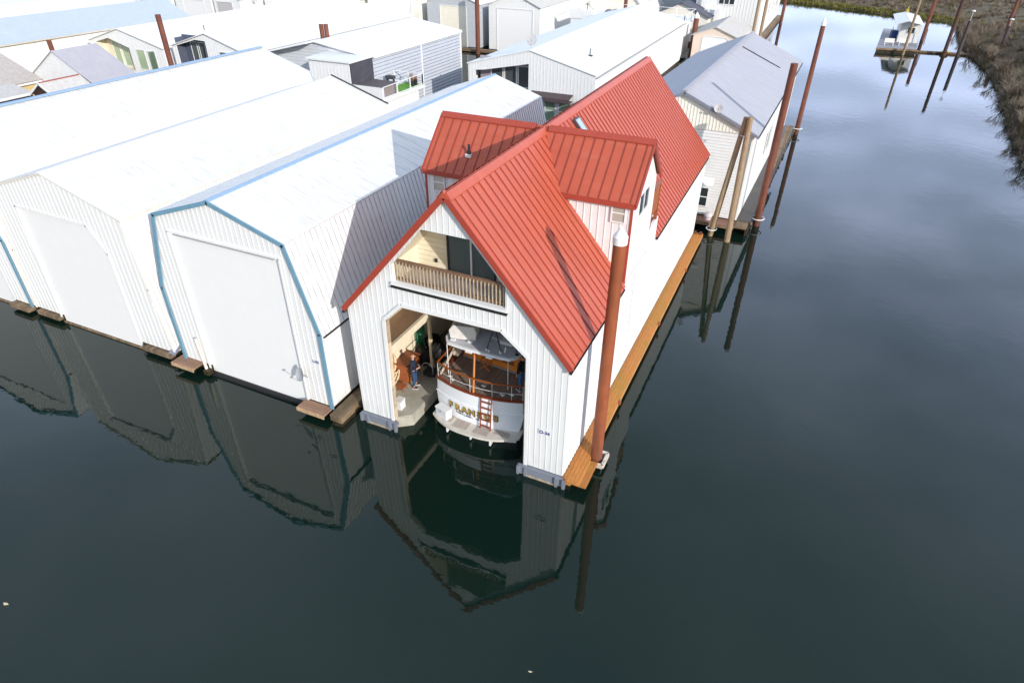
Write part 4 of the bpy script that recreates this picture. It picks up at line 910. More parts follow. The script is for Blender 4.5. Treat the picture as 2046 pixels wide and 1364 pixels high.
# ------------------------------------------------------------------ neighbouring boathouses
def shift(poly, d): return [(a+d, b) for a, b in poly]
def mirror_clip(profile): return profile
def house(name, label, cat, prof, kinds, y0, y1, wall, roof, loc, dx=0, door=None, door_mat=None, wall_front=None, step=.3, over=.12, t=.07, rib_front=True,
          group=None, roof_seams=.6, holes=(), rear=True, trim=None, fl=True, ribw=.03, eave_trim=None):
    """prof: (x,z) points from bottom right over the ridge to bottom left; kinds: 'w' or 'r' per segment"""
    T_ = thing(name, label, cat, loc, group)
    hs = [h for h in holes]
    outer = list(prof)
    if door:
        hs = hs+[door]
    m = MB(); m.plate(outer, y0, y0+.1, 'y', hs)
    if rib_front: ribs(m, outer, y0, 'y', step, hs, w=ribw)
    m.build('front_wall', wall_front or wall, T_)
    m = MB(); m.plate(shift(outer, dx), y1-.1, y1, 'y'); m.build('rear_wall', wall_front or wall, T_)
    mw = MB(); mr_ = MB(); nr = 0
    for i, k in enumerate(kinds):
        p, q = prof[i], prof[i+1]
        if k == 'w':
            right = (p[0]+q[0])/2 > (min(a for a, b in prof)+max(a for a, b in prof))/2
            mw = MB(); wallseg(mw, p, q, y0+.1, y1-.1, .1, dx, -1 if right else 1); mw.build('side_wall', wall, T_)
        elif k == 's':   # steep clad panel in wall material with ribs
            roof_slab(mw, p, q, y0, y1, .04, dx); seams(mw, p, q, y0, y1, .3, .04, dx, .03, .02); nr += 1
        else:
            nxt_e = .14 if (i == 0 or kinds[i-1] == 'w' or i == len(kinds)-1) else .0
            pe = over if i == 0 or kinds[i-1] != 'r' else 0
            qe = over if i == len(kinds)-1 or kinds[i+1] != 'r' else 0
            roof_slab(mr_, p, q, y0, y1, t, dx, over, p_ext=pe, q_ext=qe)
            if roof_seams: seams(mr_, p, q, y0-over, y1+over, roof_seams, t+.004, dx, .03, .018)
            nr += 1
    mr_.build('roof', roof, T_)
    if door:
        x0 = min(p[0] for p in door); x1 = max(p[0] for p in door)
        md = MB(); md.plate([(a+(.0), b) for a, b in door], y0+.02, y0+.06, 'y'); d_ = md.build('roll_door', door_mat or m_door, T_)
        mf = MB(); dd = list(door)
        for a, b in zip(dd, dd[1:]):
            v = Vector((b[0]-a[0], b[1]-a[1])); L = v.length
            if L > .3: mf.bar((a[0], y0-.03, a[1]), (b[0], y0-.03, b[1]), .05, .10, 0, up=(-v.y/L, 0, v.x/L))
        mf.build('frame', wall_front and m_white or m_white, d_)
    if fl:
        xa, xb = prof[0][0], prof[-1][0]; lo, hi = min(xa, xb), max(xa, xb)
        m = MB()
        if door:
            dl = min(p[0] for p in door); dr_ = max(p[0] for p in door)
            m.box(lo, dl-.02, y0+.02, y0+.9, -.3, prof[-1][1]-.005); m.box(dr_+.02, hi, y0+.02, y0+.9, -.3, prof[0][1]-.005); m.box(lo, lo+.8, y0+.9, y1, -.3, prof[-1][1]-.005); m.box(hi-.8, hi, y0+.9, y1, -.3, prof[0][1]-.005)
        else: m.box(lo, hi, y0+.02, y1, -.3, min(prof[0][1], prof[-1][1])-.005)
        m.build('float', m_wet, T_)
    return T_
def timber(par, x0, x1, y0, y1, z0, z1, mt, name='float_timber'):
    m = MB(); m.box(x0, x1, y0, y1, z0, z1); return m.build(name, mt, par)
def trim_line(par, pts, y, w, d, mt, name, up=None):
    m = MB()
    for a, b in zip(pts, pts[1:]):
        v = Vector((b[0]-a[0], b[1]-a[1])).normalized(); m.bar((a[0]-v.x*.03, y, a[1]-v.y*.03), (b[0]+v.x*.03, y, b[1]+v.y*.03), d, w, 0, up=(-v.y, 0, v.x))
    return m.build(name, mt, par)

# B: gambrel with blue trim, next to the red-roofed one
PB = [(-1.28, .45), (-1.20, 4.25), (-2.16, 7.93), (-5.55, 9.02), (-8.86, 7.93), (-9.82, 4.32), (-9.84, .5)]
dB = [(-2.68, .12), (-2.60, 7.24), (-8.34, 7.24), (-8.32, .12)]
frontB = [PB[0], PB[1], PB[2], PB[3], PB[4], PB[5], PB[6], (-8.32, .5), (-8.34, 7.24), (-2.60, 7.24), (-2.68, .45)]
B = thing('boathouse', 'white gambrel boathouse with blue trim and closed roll door beside the red roof', 'boathouse', (-5.5, -.4, 0))
m = MB(); m.plate(frontB, -.4, -.3, 'y'); ribs(m, frontB, -.4, 'y', .26, w=.03); m.build('front_wall', m_wallpaint, B); m = MB(); m.plate(PB, 24.2, 24.3, 'y'); m.build('rear_wall', m_white, B)
m = MB(); wallseg(m, PB[0], PB[1], -.3, 24.2, .1, 0, -1); wallseg(m, PB[5], PB[6], -.3, 24.2, .1, 0, 1)
ribs(m, [(-.3, .5), (24.2, .5), (24.2, 4.2), (-.3, 4.2)], PB[0][0]+.03, 'x', .3, sign=1, w=.03)
m.build('side_wall', m_wallpaint, B)
m = MB(); roof_slab(m, PB[2], PB[1], -.4, 24.3, .05, over=.06, q_ext=.14); roof_slab(m, PB[4], PB[5], -.4, 24.3, .05, over=.06, q_ext=.1)
seams(m, PB[2], (PB[1][0]+.03, PB[1][1]-.12), -.4, 24.3, .30, .05, w=.022, h=.035, mi=1); m.build('steep_roof_side', [m_white, mat('dirty_seam', (.40, .41, .45), .6, .3, 2)], B)
m = MB(); roof_slab(m, PB[3], PB[2], -.4, 24.3, .06, over=.08, q_ext=.05, lift=.03); roof_slab(m, PB[3], PB[4], -.4, 24.3, .06, over=.08, q_ext=.05, lift=.03)
seams(m, PB[3], PB[2], -.4, 24.3, .9, .09, w=.03, h=.015); seams(m, PB[3], PB[4], -.4, 24.3, .9, .09, w=.03, h=.015); m.build('roof', m_wroofY, B)
m = MB()
for s_, e_ in ((1, PB[2]), (-1, PB[4])):
    v = (Vector(e_)-Vector(PB[3])).normalized(); a = Vector(PB[3])+Vector((0, .115)); b = a+v*.16
    m.add([(a.x, -.5, a.y), (a.x, 24.4, a.y), (b.x, 24.4, b.y), (b.x, -.5, b.y), (a.x, -.5, a.y-.03), (a.x, 24.4, a.y-.03), (b.x, 24.4, b.y-.03), (b.x, -.5, b.y-.03)], [(0, 1, 2, 3), (7, 6, 5, 4), (3, 2, 6, 7), (0, 3, 7, 4), (1, 5, 6, 2)])
m.build('ridge_cap', m_bluepale, B)
trim_line(B, [PB[0], PB[1], PB[2], PB[3], PB[4], PB[5], PB[6]], -.50, .17, .06, m_blue, 'blue_trim')
trim_line(B, [PB[1], PB[2], PB[3], PB[4], PB[5]], 24.40, .15, .05, m_blue, 'blue_trim')
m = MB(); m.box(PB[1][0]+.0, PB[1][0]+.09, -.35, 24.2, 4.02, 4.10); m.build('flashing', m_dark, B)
m = MB(); m.plate([(-2.68, .14), (-2.60, 7.24), (-8.34, 7.24), (-8.32, .14)], -.34, -.30, 'y'); rd = m.build('roll_door', m_door, B)
m = MB()
for a, b in (((-2.62, .3), (-2.55, 7.28)), ((-8.38, .3), (-8.39, 7.28))): m.bar((a[0], -.45, a[1]), (b[0], -.45, b[1]), .09, .04)
m.box(-8.42, -2.52, -.47, -.405, 7.25, 7.33); m.build('frame', m_white, rd)
m = MB(); m.box(-8.15, -2.85, -.42, -.345, 7.14, 7.2); m.build('frame', m_greyroof, rd)
m = MB(); m.cyl((-8.25, -.45, .02), (-2.75, -.45, .08), .13, n=14); m.build('door_boom', m_black, B)
timber(B, -9.7, -8.4, -.3, .6, -.3, .43, m_wet); timber(B, -2.6, -1.3, -.3, .6, -.3, .43, m_wet); timber(B, -1.9, -1.32, .6, 24.2, -.3, .43, m_wet); timber(B, -9.7, -9.0, .6, 24.2, -.3, .43, m_wet)
m = MB(); m.box(-2.75, -1.3, -1.05, -.45, .36, .44); fs_ = m.build('front_step', wood('pinkish_boards', (.32, .19, .13), 'Y', .15, .35), B); m = MB(); m.box(-2.75, -1.3, -1.09, -1.052, .26, .44); m.build('edge_board', mat('pale_board', (.45, .30, .18), .8, .3, 6), fs_)
m = MB(); m.box(-10.25, -8.85, -1.0, -.35, .40, .48); fs_ = m.build('front_step', wood('pinkish_boards_b', (.32, .19, .13), 'Y', .15, .35), B); m = MB(); m.box(-10.25, -8.85, -1.04, -1.002, .30, .48); m.build('edge_board', mat('pale_board_b', (.45, .30, .18), .8, .3, 6), fs_)
m = MB(); m.box(-8.55, -8.25, -.75, -.45, .1, .35); m.build('mossy_block', m_wet, B)
m = MB(); m.cyl((-8.5, -.58, .35), (-8.62, -.58, 2.0), .07, n=10); m.build('fender_post', mat('worn_white_pipe', (.68, .62, .55), .6, .2, 6, grime=(.4, .2, .12), gamt=.5, gscale=4), B)
m = MB(); m.box(-1.96, -1.56, -.43, -.419, 2.62, 2.82); sg = m.build('number_sign', m_white, B)
text_on(sg, 'L-22', .17, (-1.76, -.434, 2.72), (1, 0, 0), (0, 0, 1), m_numblue, .003, 'lettering', .008)
# log float between the two houses
t = thing('log_float', 'mossy weathered log float lying in the gap between the blue-trimmed and red-roofed boathouses', 'float', (-.7, 10, 0))
m = MB(); m.box(-1.15, -.55, -.85, 24, .10, .42); m.build('timber', m_oldwood, t); m = MB(); m.box(-1.0, -.5, -.95, 23.8, -.3, .09); m.build('underside', m_wet, t)
m = MB(); m.box(-.75, -.2, .9, 1.5, .25, .36); m.build('cross_board', m_orangewood, t)
dish('small dish on the front wall of the blue-trimmed boathouse, right of its door', (-2.45, -.80, 2.10), (-.35, -.85, .35), .30, foot=(-2.35, -.46, 1.75))

# C: plain white
PC = [(-10.62, .48), (-10.95, 3.9), (-11.27, 7.2), (-15.62, 8.58), (-19.97, 7.3), (-20.5, 3.9), (-20.82, .48)]
dCx = [(-13.08, .1), (-13.0, 5.25), (-13.75, 6.42), (-18.5, 6.5), (-18.8, .1)]
fC = PC+[(-18.8, .48), (-18.5, 6.5), (-13.75, 6.42), (-13.0, 5.25), (-13.07, .48)]
C_ = thing('boathouse', 'plain all-white boathouse with low gable roof, second from the left', 'boathouse', (-15.6, -.4, 0))
dxC = -.75
m = MB(); m.plate(fC, -.4, -.3, 'y'); ribs(m, fC, -.4, 'y', .3, w=.03); m.build('front_wall', m_wallpaint, C_); m = MB(); m.plate(shift(PC, dxC), 20.6, 20.7, 'y'); m.build('rear_wall', m_white, C_)
m = MB(); 
for a, b, k in ((0, 1, -1), (1, 2, -1), (4, 5, 1), (5, 6, 1)): wallseg(m, PC[a], PC[b], -.3, 20.6, .1, dxC, k)
m.build('side_wall', m_wallY, C_)
m = MB(); roof_slab(m, PC[3], PC[2], -.4, 20.7, .06, dxC, .1, q_ext=.12); roof_slab(m, PC[3], PC[4], -.4, 20.7, .06, dxC, .1, q_ext=.12)
seams(m, PC[3], PC[2], -.4, 20.7, .9, .065, dxC, .03, .014); m.build('roof', m_wroofY, C_)
m = MB(); a, b = PC[2], PC[2]; m.bar((a[0]+.1, -.5, a[1]-.03), (a[0]+.1+dxC, 20.8, a[1]-.03), .1, .1); m.build('gutter', mat('pale_gutter', (.66, .62, .54), .5), C_)
trim_line(C_, [(PC[2][0]+.1+dxC, PC[2][1]+.09), (PC[3][0]+dxC, PC[3][1]+.12)], 20.83, .08, .06, m_dark, 'rear_flashing')
trim_line(C_, [PC[0], PC[1], PC[2], PC[3], PC[4], PC[5], PC[6]], -.45, .10, .04, m_offwhite, 'edge_trim')
m = MB(); m.plate(dCx, -.34, -.30, 'y'); rd = m.build('roll_door', m_door, C_)
trim_line(rd, [(-12.98, .4), (-12.9, 5.28), (-13.70, 6.50), (-18.56, 6.58), (-18.86, .4)], -.45, .10, .04, m_white, 'frame')
timber(C_, -13.0, -10.7, -.35, .5, -.3, .44, m_wet); timber(C_, -20.7, -18.9, -.35, .5, -.3, .44, m_wet); timber(C_, -11.9, -11.2, .5, 20.5, -.3, .44, m_wet); timber(C_, -20.7, -20, .5, 20.5, -.3, .44, m_wet)
timber(C_, -12.7, -10.75, -.62, -.36, .18, .40, m_oldwood, 'front_timber'); timber(C_, -20.6, -18.9, -.62, -.36, .18, .40, m_oldwood, 'front_timber')
m = MB(); m.box(-18.9, -13.0, -.42, -.36, .0, .1); m.build('door_sill', m_oldwood, C_)
m = MB(); m.slab([(-10.9, -.6, .55), (-10.5, -.6, .5), (-10.5, .1, .8), (-10.75, .1, .85)], .05); m.build('kick_plate', m_grey, C_)
# D: leftmost, blue corner trim and blue ridge
PD = [(-21.12, .45), (-21.05, 4.3), (-22.1, 7.6), (-26.6, 8.95), (-31.1, 7.6), (-32.1, 4.3), (-32.1, .45)]
D_ = thing('boathouse', 'white gambrel boathouse at the left edge with blue corner and ridge trim', 'boathouse', (-26.6, -.4, 0))
dDx = [(-22.9, .1), (-22.9, 7.0), (-30.3, 7.0), (-30.3, .1)]
fD = PD+[(-30.3, .45), (-30.3, 7.0), (-22.9, 7.0), (-22.9, .45)]
m = MB(); m.plate(fD, -.4, -.3, 'y'); ribs(m, fD, -.4, 'y', .3, w=.03); m.build('front_wall', m_wallpaint, D_); m = MB(); m.plate(PD, 25.0, 25.1, 'y'); m.build('rear_wall', m_white, D_)
m = MB(); wallseg(m, PD[0], PD[1], -.3, 25.0, .1, 0, -1); wallseg(m, PD[5], PD[6], -.3, 25.0, .1, 0, 1); m.build('side_wall', m_wallY, D_)
m = MB(); roof_slab(m, PD[2], PD[1], -.4, 25.1, .05, over=.06, q_ext=.1); roof_slab(m, PD[4], PD[5], -.4, 25.1, .05, over=.06, q_ext=.1); m.build('steep_roof_side', m_wallY, D_)
m = MB(); roof_slab(m, PD[3], PD[2], -.4, 25.1, .06, over=.08, q_ext=.05, lift=.03); roof_slab(m, PD[3], PD[4], -.4, 25.1, .06, over=.08, q_ext=.05, lift=.03); seams(m, PD[3], PD[2], -.4, 25.1, .9, .09, w=.03, h=.014); m.build('roof', m_wroofY, D_)
m = MB(); a = PD[2]; m.bar((a[0]+.03, -.5, a[1]+.05), (a[0]+.03, 25.2, a[1]+.05), .1, .05); m.build('roof_edge_strip', mat('pale_strip', (.60, .60, .56), .5), D_)
m = MB(); m.bar((PD[3][0], -.5, PD[3][1]+.13), (PD[3][0], 25.2, PD[3][1]+.13), .42, .05); m.build('ridge_cap', m_bluepale, D_)
trim_line(D_, [PD[0], PD[1], PD[2], PD[3], PD[4], PD[5], PD[6]], -.50, .2, .06, m_blue, 'blue_trim'); trim_line(D_, [PD[1], PD[2], PD[3], PD[4]], 25.2, .15, .05, m_blue, 'blue_trim')
m = MB(); m.plate(dDx, -.34, -.30, 'y'); m.build('roll_door', m_door, D_)
timber(D_, -22.8, -21.15, -.35, .5, -.3, .43, m_wet); timber(D_, -21.9, -21.2, .5, 25, -.3, .43, m_wet); timber(D_, -32, -30.4, -.35, 25, -.3, .43, m_wet); timber(D_, -22.7, -21.2, -.75, -.36, .15, .38, m_oldwood, 'front_timber'); timber(D_, -30.3, -22.9, -.42, -.36, .0, .09, m_oldwood, 'door_sill')

# E: white house with deck behind the white roofs
def rail(par, pts, h, posts=1.2, mt=None, glass=False, name='deck_railing'):
    mt = mt or m_white; m = MB(); g = MB()
    for a, b in zip(pts, pts[1:]):
        A, B_ = Vector(a), Vector(b); m.bar(A+Vector((0, 0, h)), B_+Vector((0, 0, h)), .08, .05); m.bar(A+Vector((0, 0, .1)), B_+Vector((0, 0, .1)), .05, .05)
        n = max(1, round((B_-A).length/posts))
        for k in range(n+1): p = A.lerp(B_, k/n); m.box(p.x-.045, p.x+.045, p.y-.045, p.y+.045, p.z, p.z+h-.02)
    return m.build(name, mt, par)
PE = [(-25.2, .5), (-25.2, 6.45), (-31.6, 7.35), (-37.6, 6.0), (-37.6, .5)]
E_h = thing('floating_home', 'white floating home with grey corrugated side, dark panel and small roof deck', 'floating home', (-31.4, 36, 0))
m = MB(); m.plate(PE, 37.5, 37.6, 'y'); m.build('front_wall', ribmat('pale_grey_lap', (.60, .63, .68), 'Z', .3, .02, .15), E_h); m = MB(); m.plate(PE, 55.4, 55.5, 'y'); m.build('rear_wall', m_greylap, E_h)
m = MB(); m.box(-25.3, -25.2, 37.6, 55.4, .5, 6.44); m.build('corrugated_side_wall', m_greyZ, E_h)
m = MB(); m.box(-37.6, -37.5, 37.6, 55.4, .5, 5.98); m.build('left_wall', m_white, E_h)
m = MB(); roof_slab(m, PE[2], PE[1], 37.3, 55.5, .1, over=.1, q_ext=.15); roof_slab(m, PE[2], PE[3], 36.2, 55.5, .1, over=.1, q_ext=.2); m.box(-30.1, -25.0, 34.0, 38.4, 6.46, 6.62); m.build('roof', m_white, E_h)
m = MB(); m.box(-29.9, -25.25, 34.2, 34.3, .5, 6.45); ribs(m, [(-29.9, .5), (-25.3, .5), (-25.3, 6.4), (-29.9, 6.4)], 34.2, 'y', .4); m.box(-29.9, -29.8, 34.3, 37.5, .5, 6.4); m.build('porch_wall', m_white, E_h)
m = MB(); m.box(-25.249, -25.12, 34.25, 37.7, 3.6, 6.4); m.build('dark_panel', m_darkgrey, E_h)
m = MB(); m.box(-25.25, -21.85, 34.3, 41.3, 3.35, 3.58); m.box(-24.9, -22.4, 34.6, 41.2, .5, 3.34); m.box(-22.0, -21.6, 34.3, 41.4, 3.4, 3.5); m.build('deck_base', m_white, E_h)
m = MB(); m.box(-25.25, -21.85, 34.2, 34.29, .5, 4.62); ribs(m, [(-25.2, .5), (-21.9, .5), (-21.9, 4.5), (-25.2, 4.5)], 34.2, 'y', .4); m.build('deck_parapet', m_white, E_h)
m = MB(); m.box(-23.9, -21.9, 37.6, 41.2, 3.59, 3.62); m.build('turf_mat', m_grass, E_h)
rail(E_h, [(-21.88, 34.4, 3.58), (-21.88, 41.25, 3.58), (-25.2, 41.25, 3.58)], 1.05, 2.2)
m = MB(); m.box(-25.2, -25.14, 46.6, 46.75, 1.0, 6.4); m.build('downspout', m_white, E_h); m = MB(); m.box(-25.2, -25.1, 55.25, 55.45, .5, 6.4); m.build('corner_trim', m_white, E_h)
m = MB(); m.box(-25.1, -24.95, 37.8, 55.5, 6.3, 6.42); m.build('gutter', mat('white_gutter', (.7, .7, .7), .5), E_h)
m = MB(); m.box(-37.6, -21.9, 34.3, 55.4, -.3, .49); m.build('float', m_wet, E_h)
t = thing('hot_tub', 'grey hot tub with dark cover on the small roof deck', 'hot tub', (-23.6, 35.8, 3.58))
m = MB(); m.box(-24.9, -22.3, 34.7, 37.3, 3.6, 4.45); m.build('tub', mat('grey_slatted_tub', (.22, .19, .18), .7, .15, 6), t); m = MB(); m.box(-24.95, -22.25, 34.65, 37.35, 4.455, 4.56); m.build('cover', mat('tub_cover', (.10, .085, .09), .8), t)
t = thing('barbecue_grill', 'dark covered grill behind the hot tub', 'grill', (-24.2, 39.2, 3.62)); m = MB(); m.box(-24.7, -23.8, 38.9, 39.4, 4.3, 4.6); m.build('hood', m_darkgrey, t)
m = MB(); m.box(-24.65, -24.6, 39, 39.3, 3.6, 4.3); m.box(-23.9, -23.85, 39, 39.3, 3.6, 4.3); m.build('stand', m_dark, t)
for k, (x, y) in enumerate(((-22.3, 40.0), (-22.35, 40.7), (-22.9, 40.8))):
    t = thing('potted_plant', ['dry brown plant in a dark pot, nearest of the deck corner pots', 'dry plant in dark pot at the deck corner by the railing', 'dark pot with dry plant, farthest from the railing corner'][k], 'plant', (x, y, 3.62), 'pots on the deck')
    m = MB(); m.cyl((x, y, 3.62), (x, y, 4.15), .16, .2, 12); m.build('pot', m_dark, t); m = MB(); tuft(m, x, y, 4.15, .6, 26, .4, .02, random.Random(k), 0); m.build('leaves', m_dryplant, t, smooth=False)
pile('left of the pair of rusty piles rising behind the white deck home', (-32.55, 39.9, 0), (-32.55, 39.9, 8.55), .22, .22, m_rust, 'steel mooring piles', cap=None)
pile('right of the pair of rusty piles rising behind the white deck home', (-31.95, 39.9, 0), (-31.95, 39.9, 8.6), .22, .22, m_rust, 'steel mooring piles', cap=None)

# F, G: gable homes with porches behind the leftmost boathouse
def porch_home(label, PF, y0, y1, porch, wins, wmat, dark, loc, dx=0):
    T_ = house('floating_home', label, 'floating home', PF, 'wrrw', y0, y1, m_white, m_white, loc, dx, holes=[porch], step=.45, group=None, roof_seams=0, over=.25)
    a0 = min(p[0] for p in porch); a1 = max(p[0] for p in porch); b0 = min(p[1] for p in porch); b1 = max(p[1] for p in porch)
    m = MB(); m.box(a0-.2, a1+.2, y0+1.3, y0+1.4, b0-.2, b1+.2); m.box(a1, a1+.1, y0+.1, y0+1.3, b0, b1); m.box(a0-.1, a0, y0+.1, y0+1.3, b0, b1); m.box(a0-.1, a1+.1, y0+.1, y0+1.3, b0-.1, b0); m.build('porch_lining', dark, T_)
    n = 3
    for k in range(n): window(T_, 'y', lerp(a0, a1, .22+.26*k), lerp(a0, a1, .40+.26*k), b0+.2, b1-.55, y0+1.3, -1, wmat, 1, 1, .09)
    for (x0, x1, z0, z1) in wins: window(T_, 'y', x0, x1, z0, z1, y0-.02, -1, wmat, 1, 1, .08)
    return T_
F_ = porch_home('white gable home with dark recessed porch above the blue ridge line', [(-45.6, .5), (-45.6, 4.45), (-51.3, 6.15), (-57.2, 4.45), (-57.2, .5)], 42, 77,
           [(-56.5, 2.2), (-51.6, 2.2), (-51.6, 5.3), (-53.2, 5.35), (-56.5, 4.5)], [(-49.6, -48.6, 2.2, 4.3), (-48.3, -47.3, 2.2, 4.3)], g_bldark, mat('blue_grey_lining', (.075, .09, .13), .7), (-51.3, 42, 0))
G_ = porch_home('white gable home with cream porch and pale green windows, behind the leftmost roofs', [(-58.9, .5), (-58.9, 4.0), (-65.9, 5.7), (-72.0, 4.0), (-72.0, .5)], 42, 82,
           [(-70.8, .9), (-64.9, .9), (-64.9, 3.6), (-68.3, 4.5), (-70.8, 3.9)], [(-63.7, -62.3, 1.3, 3.5), (-61.8, -60.5, 1.3, 3.45)], g_greenl, m_creamlap, (-65.9, 42, 0))
m = MB(); m.cyl((-57.4, 47.5, 5.4), (-57.4, 47.5, 6.0), .05, n=8); m.build('vent_pipe', m_dark, G_)
pile('tall thin dark brown pile standing between the two white porch homes', (-47.84, 33.66, 0), (-47.84, 33.66, 9.22), .27, .27, m_rust, 'steel mooring piles')
pile('short rusty pile beside the grey roof at the far left', (-60.0, 29.5, 0), (-60.0, 29.5, 6.6), .24, .24, m_rust, 'steel mooring piles')
# H: long pale-blue roof
H_ = house('boathouse', 'long boathouse with pale blue metal roof at the top left', 'boathouse', [(-73.6, .5), (-73.6, 4.75), (-78.0, 6.8), (-82.4, 5.6), (-82.4, .5)], 'wrrw', 30, 59.5, m_offwhite, m_blueroof, (-78, 30, 0), step=.6, over=.3, roof_seams=0)
m = MB(); m.box(-73.35, -73.2, 29.7, 59.8, 4.55, 4.67); m.build('gutter', mat('beige_gutter', (.55, .48, .40), .6), H_)
# far white roof left of H
house('boathouse', 'white-roofed boathouse beyond the pale blue roof in the top left corner', 'boathouse', [(-88, .5), (-88, 4.6), (-94, 6.4), (-100, 4.6), (-100, .5)], 'wrrw', 38, 64, m_white, m_white, (-94, 38, 0), step=.8, roof_seams=0, over=.2)
# I, J, K
J_ = house('floating_home', 'small white home with grey metal gable roof near the left edge', 'floating home', [(-52.6, .5), (-52.6, 3.1), (-57.7, 5.9), (-63.0, 2.9), (-63.0, .5)], 'wrrw', 28, 32.9, m_lapZ, m_greyroofY, (-57.7, 28, 0), rib_front=False, roof_seams=0, over=.15)
I_ = house('floating_home', 'tan-roofed home with yellow siding at the left edge', 'floating home', [(-61.2, .5), (-61.2, 3.0), (-66.4, 5.0), (-71.6, 3.0), (-71.6, .5)], 'wrrw', 21, 27.6, m_yellow, m_tanroof, (-66.4, 21, 0), rib_front=False, roof_seams=0, over=.3)
m = MB(); m.box(-60.95, -60.85, 20.8, 27.8, 2.68, 2.86); m.build('fascia', m_white, I_)
K_ = house('shed', 'small shed with pale shingle roof and red ridge below the tan-roofed home', 'shed', [(-52.2, .5), (-52.2, 2.9), (-54.0, 4.0), (-55.8, 2.9), (-55.8, .5)], 'wrrw', 23.6, 27.3, mat('dark_brown_wall', (.05, .025, .02), .8), m_palesh, (-54, 23.6, 0), rib_front=False, roof_seams=0, over=.3)
m = MB(); m.bar((-54, 23.4, 4.1), (-54, 27.5, 4.1), .2, .06); m.build('ridge_cap', m_redtrim, K_); trim_line(K_, [(-52.0, 2.78), (-54, 4.02), (-56.0, 2.78)], 23.25, .18, .05, m_white, 'rake_trim')
m = MB(); m.box(-57.5, -57.35, 19.6, 22.9, 2.6, 2.7)
t = thing('low_shed', 'low grey lean-to roof with white edge beside the small shed', 'shed', (-58, 22, 0))
m = MB(); m.slab([(-60.5, 20, 3.2), (-57.2, 20, 2.7), (-57.2, 24.5, 2.7), (-60.5, 24.5, 3.2)], .12); m.build('roof', m_palesh, t); m = MB(); m.box(-57.18, -57.1, 20, 24.5, 2.5, 2.72); m.build('fascia', m_white, t); m = MB(); m.box(-60.3, -57.3, 20.2, 24.3, .5, 2.55); m.build('wall', m_dark, t)
# walkway float behind the front row
t = thing('rear_walkway', 'timber walkway float running behind the front row of boathouses', 'walkway', (-20, 30, 0))
m = MB(); m.box(-80, 5.5, 29.5, 31.8, .1, .5); m.build('deck', m_brownboard, t)

# L: large white home with dish and satellite
PL = [(-4.7, .5), (-4.7, 5.45), (-11.4, 7.12), (-18.1, 5.45), (-18.1, .5)]
porchL = [(-17.3, 3.3), (-11.5, 3.3), (-11.5, 5.92), (-16.3, 5.0), (-17.3, 4.9)]
L_h = house('floating_home', 'large white home with porch, brown awning and green windows behind the red roof', 'floating home', PL, 'wrrw', 44, 83, m_white, m_white, (-11.4, 44, 0), holes=[porchL], step=.35, over=.12, roof_seams=0, ribw=.05)
m = MB(); m.box(-17.5, -11.3, 45.5, 45.6, 3.2, 6.0); m.box(-11.49, -11.4, 44.1, 45.5, 3.3, 5.9); m.box(-17.5, -11.5, 44.1, 45.5, 3.2, 3.29); m.build('porch_lining', mat('mauve_grey', (.30, .27, .30), .7), L_h)
for a, b in ((-16.2, -15.0), (-14.7, -13.5), (-13.2, -12.1)): window(L_h, 'y', a, b, 3.4, 5.3, 45.5, -1, g_bldark, 1, 1, .1)
m = MB(); m.slab([(-11.1, 43.99, 3.55), (-11.1, 42.9, 3.3), (-6.8, 42.9, 3.3), (-6.8, 43.99, 3.55)], .0+.06); m.box(-11.1, -6.8, 42.85, 42.9, 2.95, 3.3); m.box(-11.1, -6.8, 42.9, 43.97, 2.9, 2.96); m.build('awning', m_brownpaint, L_h)
window(L_h, 'y', -9.6, -8.6, .9, 2.85, 43.95, -1, g_green, 1, 2, .08); window(L_h, 'y', -8.15, -7.05, .9, 2.85, 43.95, -1, g_green, 1, 2, .08)
m = MB(); m.box(-4.5, -4.38, 43.9, 83.1, 5.25, 5.33); m.build('gutter', mat('grey_gutter', (.4, .4, .4), .5), L_h)
m = MB(); m.box(-21.8, -4.9, 83.05, 91, 4.9, 5.1); m.box(-21.6, -5.2, 83.05, 90.5, .5, 4.89); m.box(-4.9, -4.6, 83.1, 91, 4.85, 4.95)
m.box(-21.8, -17.6, 82.95, 83.04, 4.9, 6.15); ribs(m, [(-21.8, 4.9), (-17.6, 4.9), (-17.6, 6.15), (-21.8, 6.15)], 82.95, 'y', .5, w=.06); m.build('terrace', m_white, L_h)
rail(L_h, [(-21.7, 84, 5.1), (-21.7, 90.8, 5.1), (-4.85, 90.8, 5.1), (-4.85, 83.2, 5.1), (-9.5, 83.2, 5.1)], 1.1, 3.0)
m = MB()
for k in range(7): m.ball((-16.5+k*.9, 85.5+.3*math.sin(k*2), 5.6), .75, 10, (1, .7, .7+.15*math.sin(k*3)))
single(m, 'covered_furniture', mat('grey_cover', (.20, .19, .24), .9, .15, 2), 'dark grey covered furniture heaped on the rear roof terrace', 'furniture', (-14, 85.5, 5.1))
dish('round dish on the front ridge end of the large white home', (-11.37, 44.3, 8.0), (.15, -.9, .35), .5, foot=(-11.4, 44.3, 7.2))
m = MB(); m.cyl((-7.2, 49.5, 6.1), (-7.2, 49.5, 6.8), .05, n=8); m.box(-7.45, -6.95, 49.3, 49.7, 6.1, 6.2); m.build('roof_vent', m_dark, L_h)
pile('rusty steel pile with white cone cap behind the grey-roofed boathouse', (-4.0, 87.6, 0), (-4.0, 87.6, 5.6), .4, .38, m_rust, 'steel mooring piles', cap=.6)

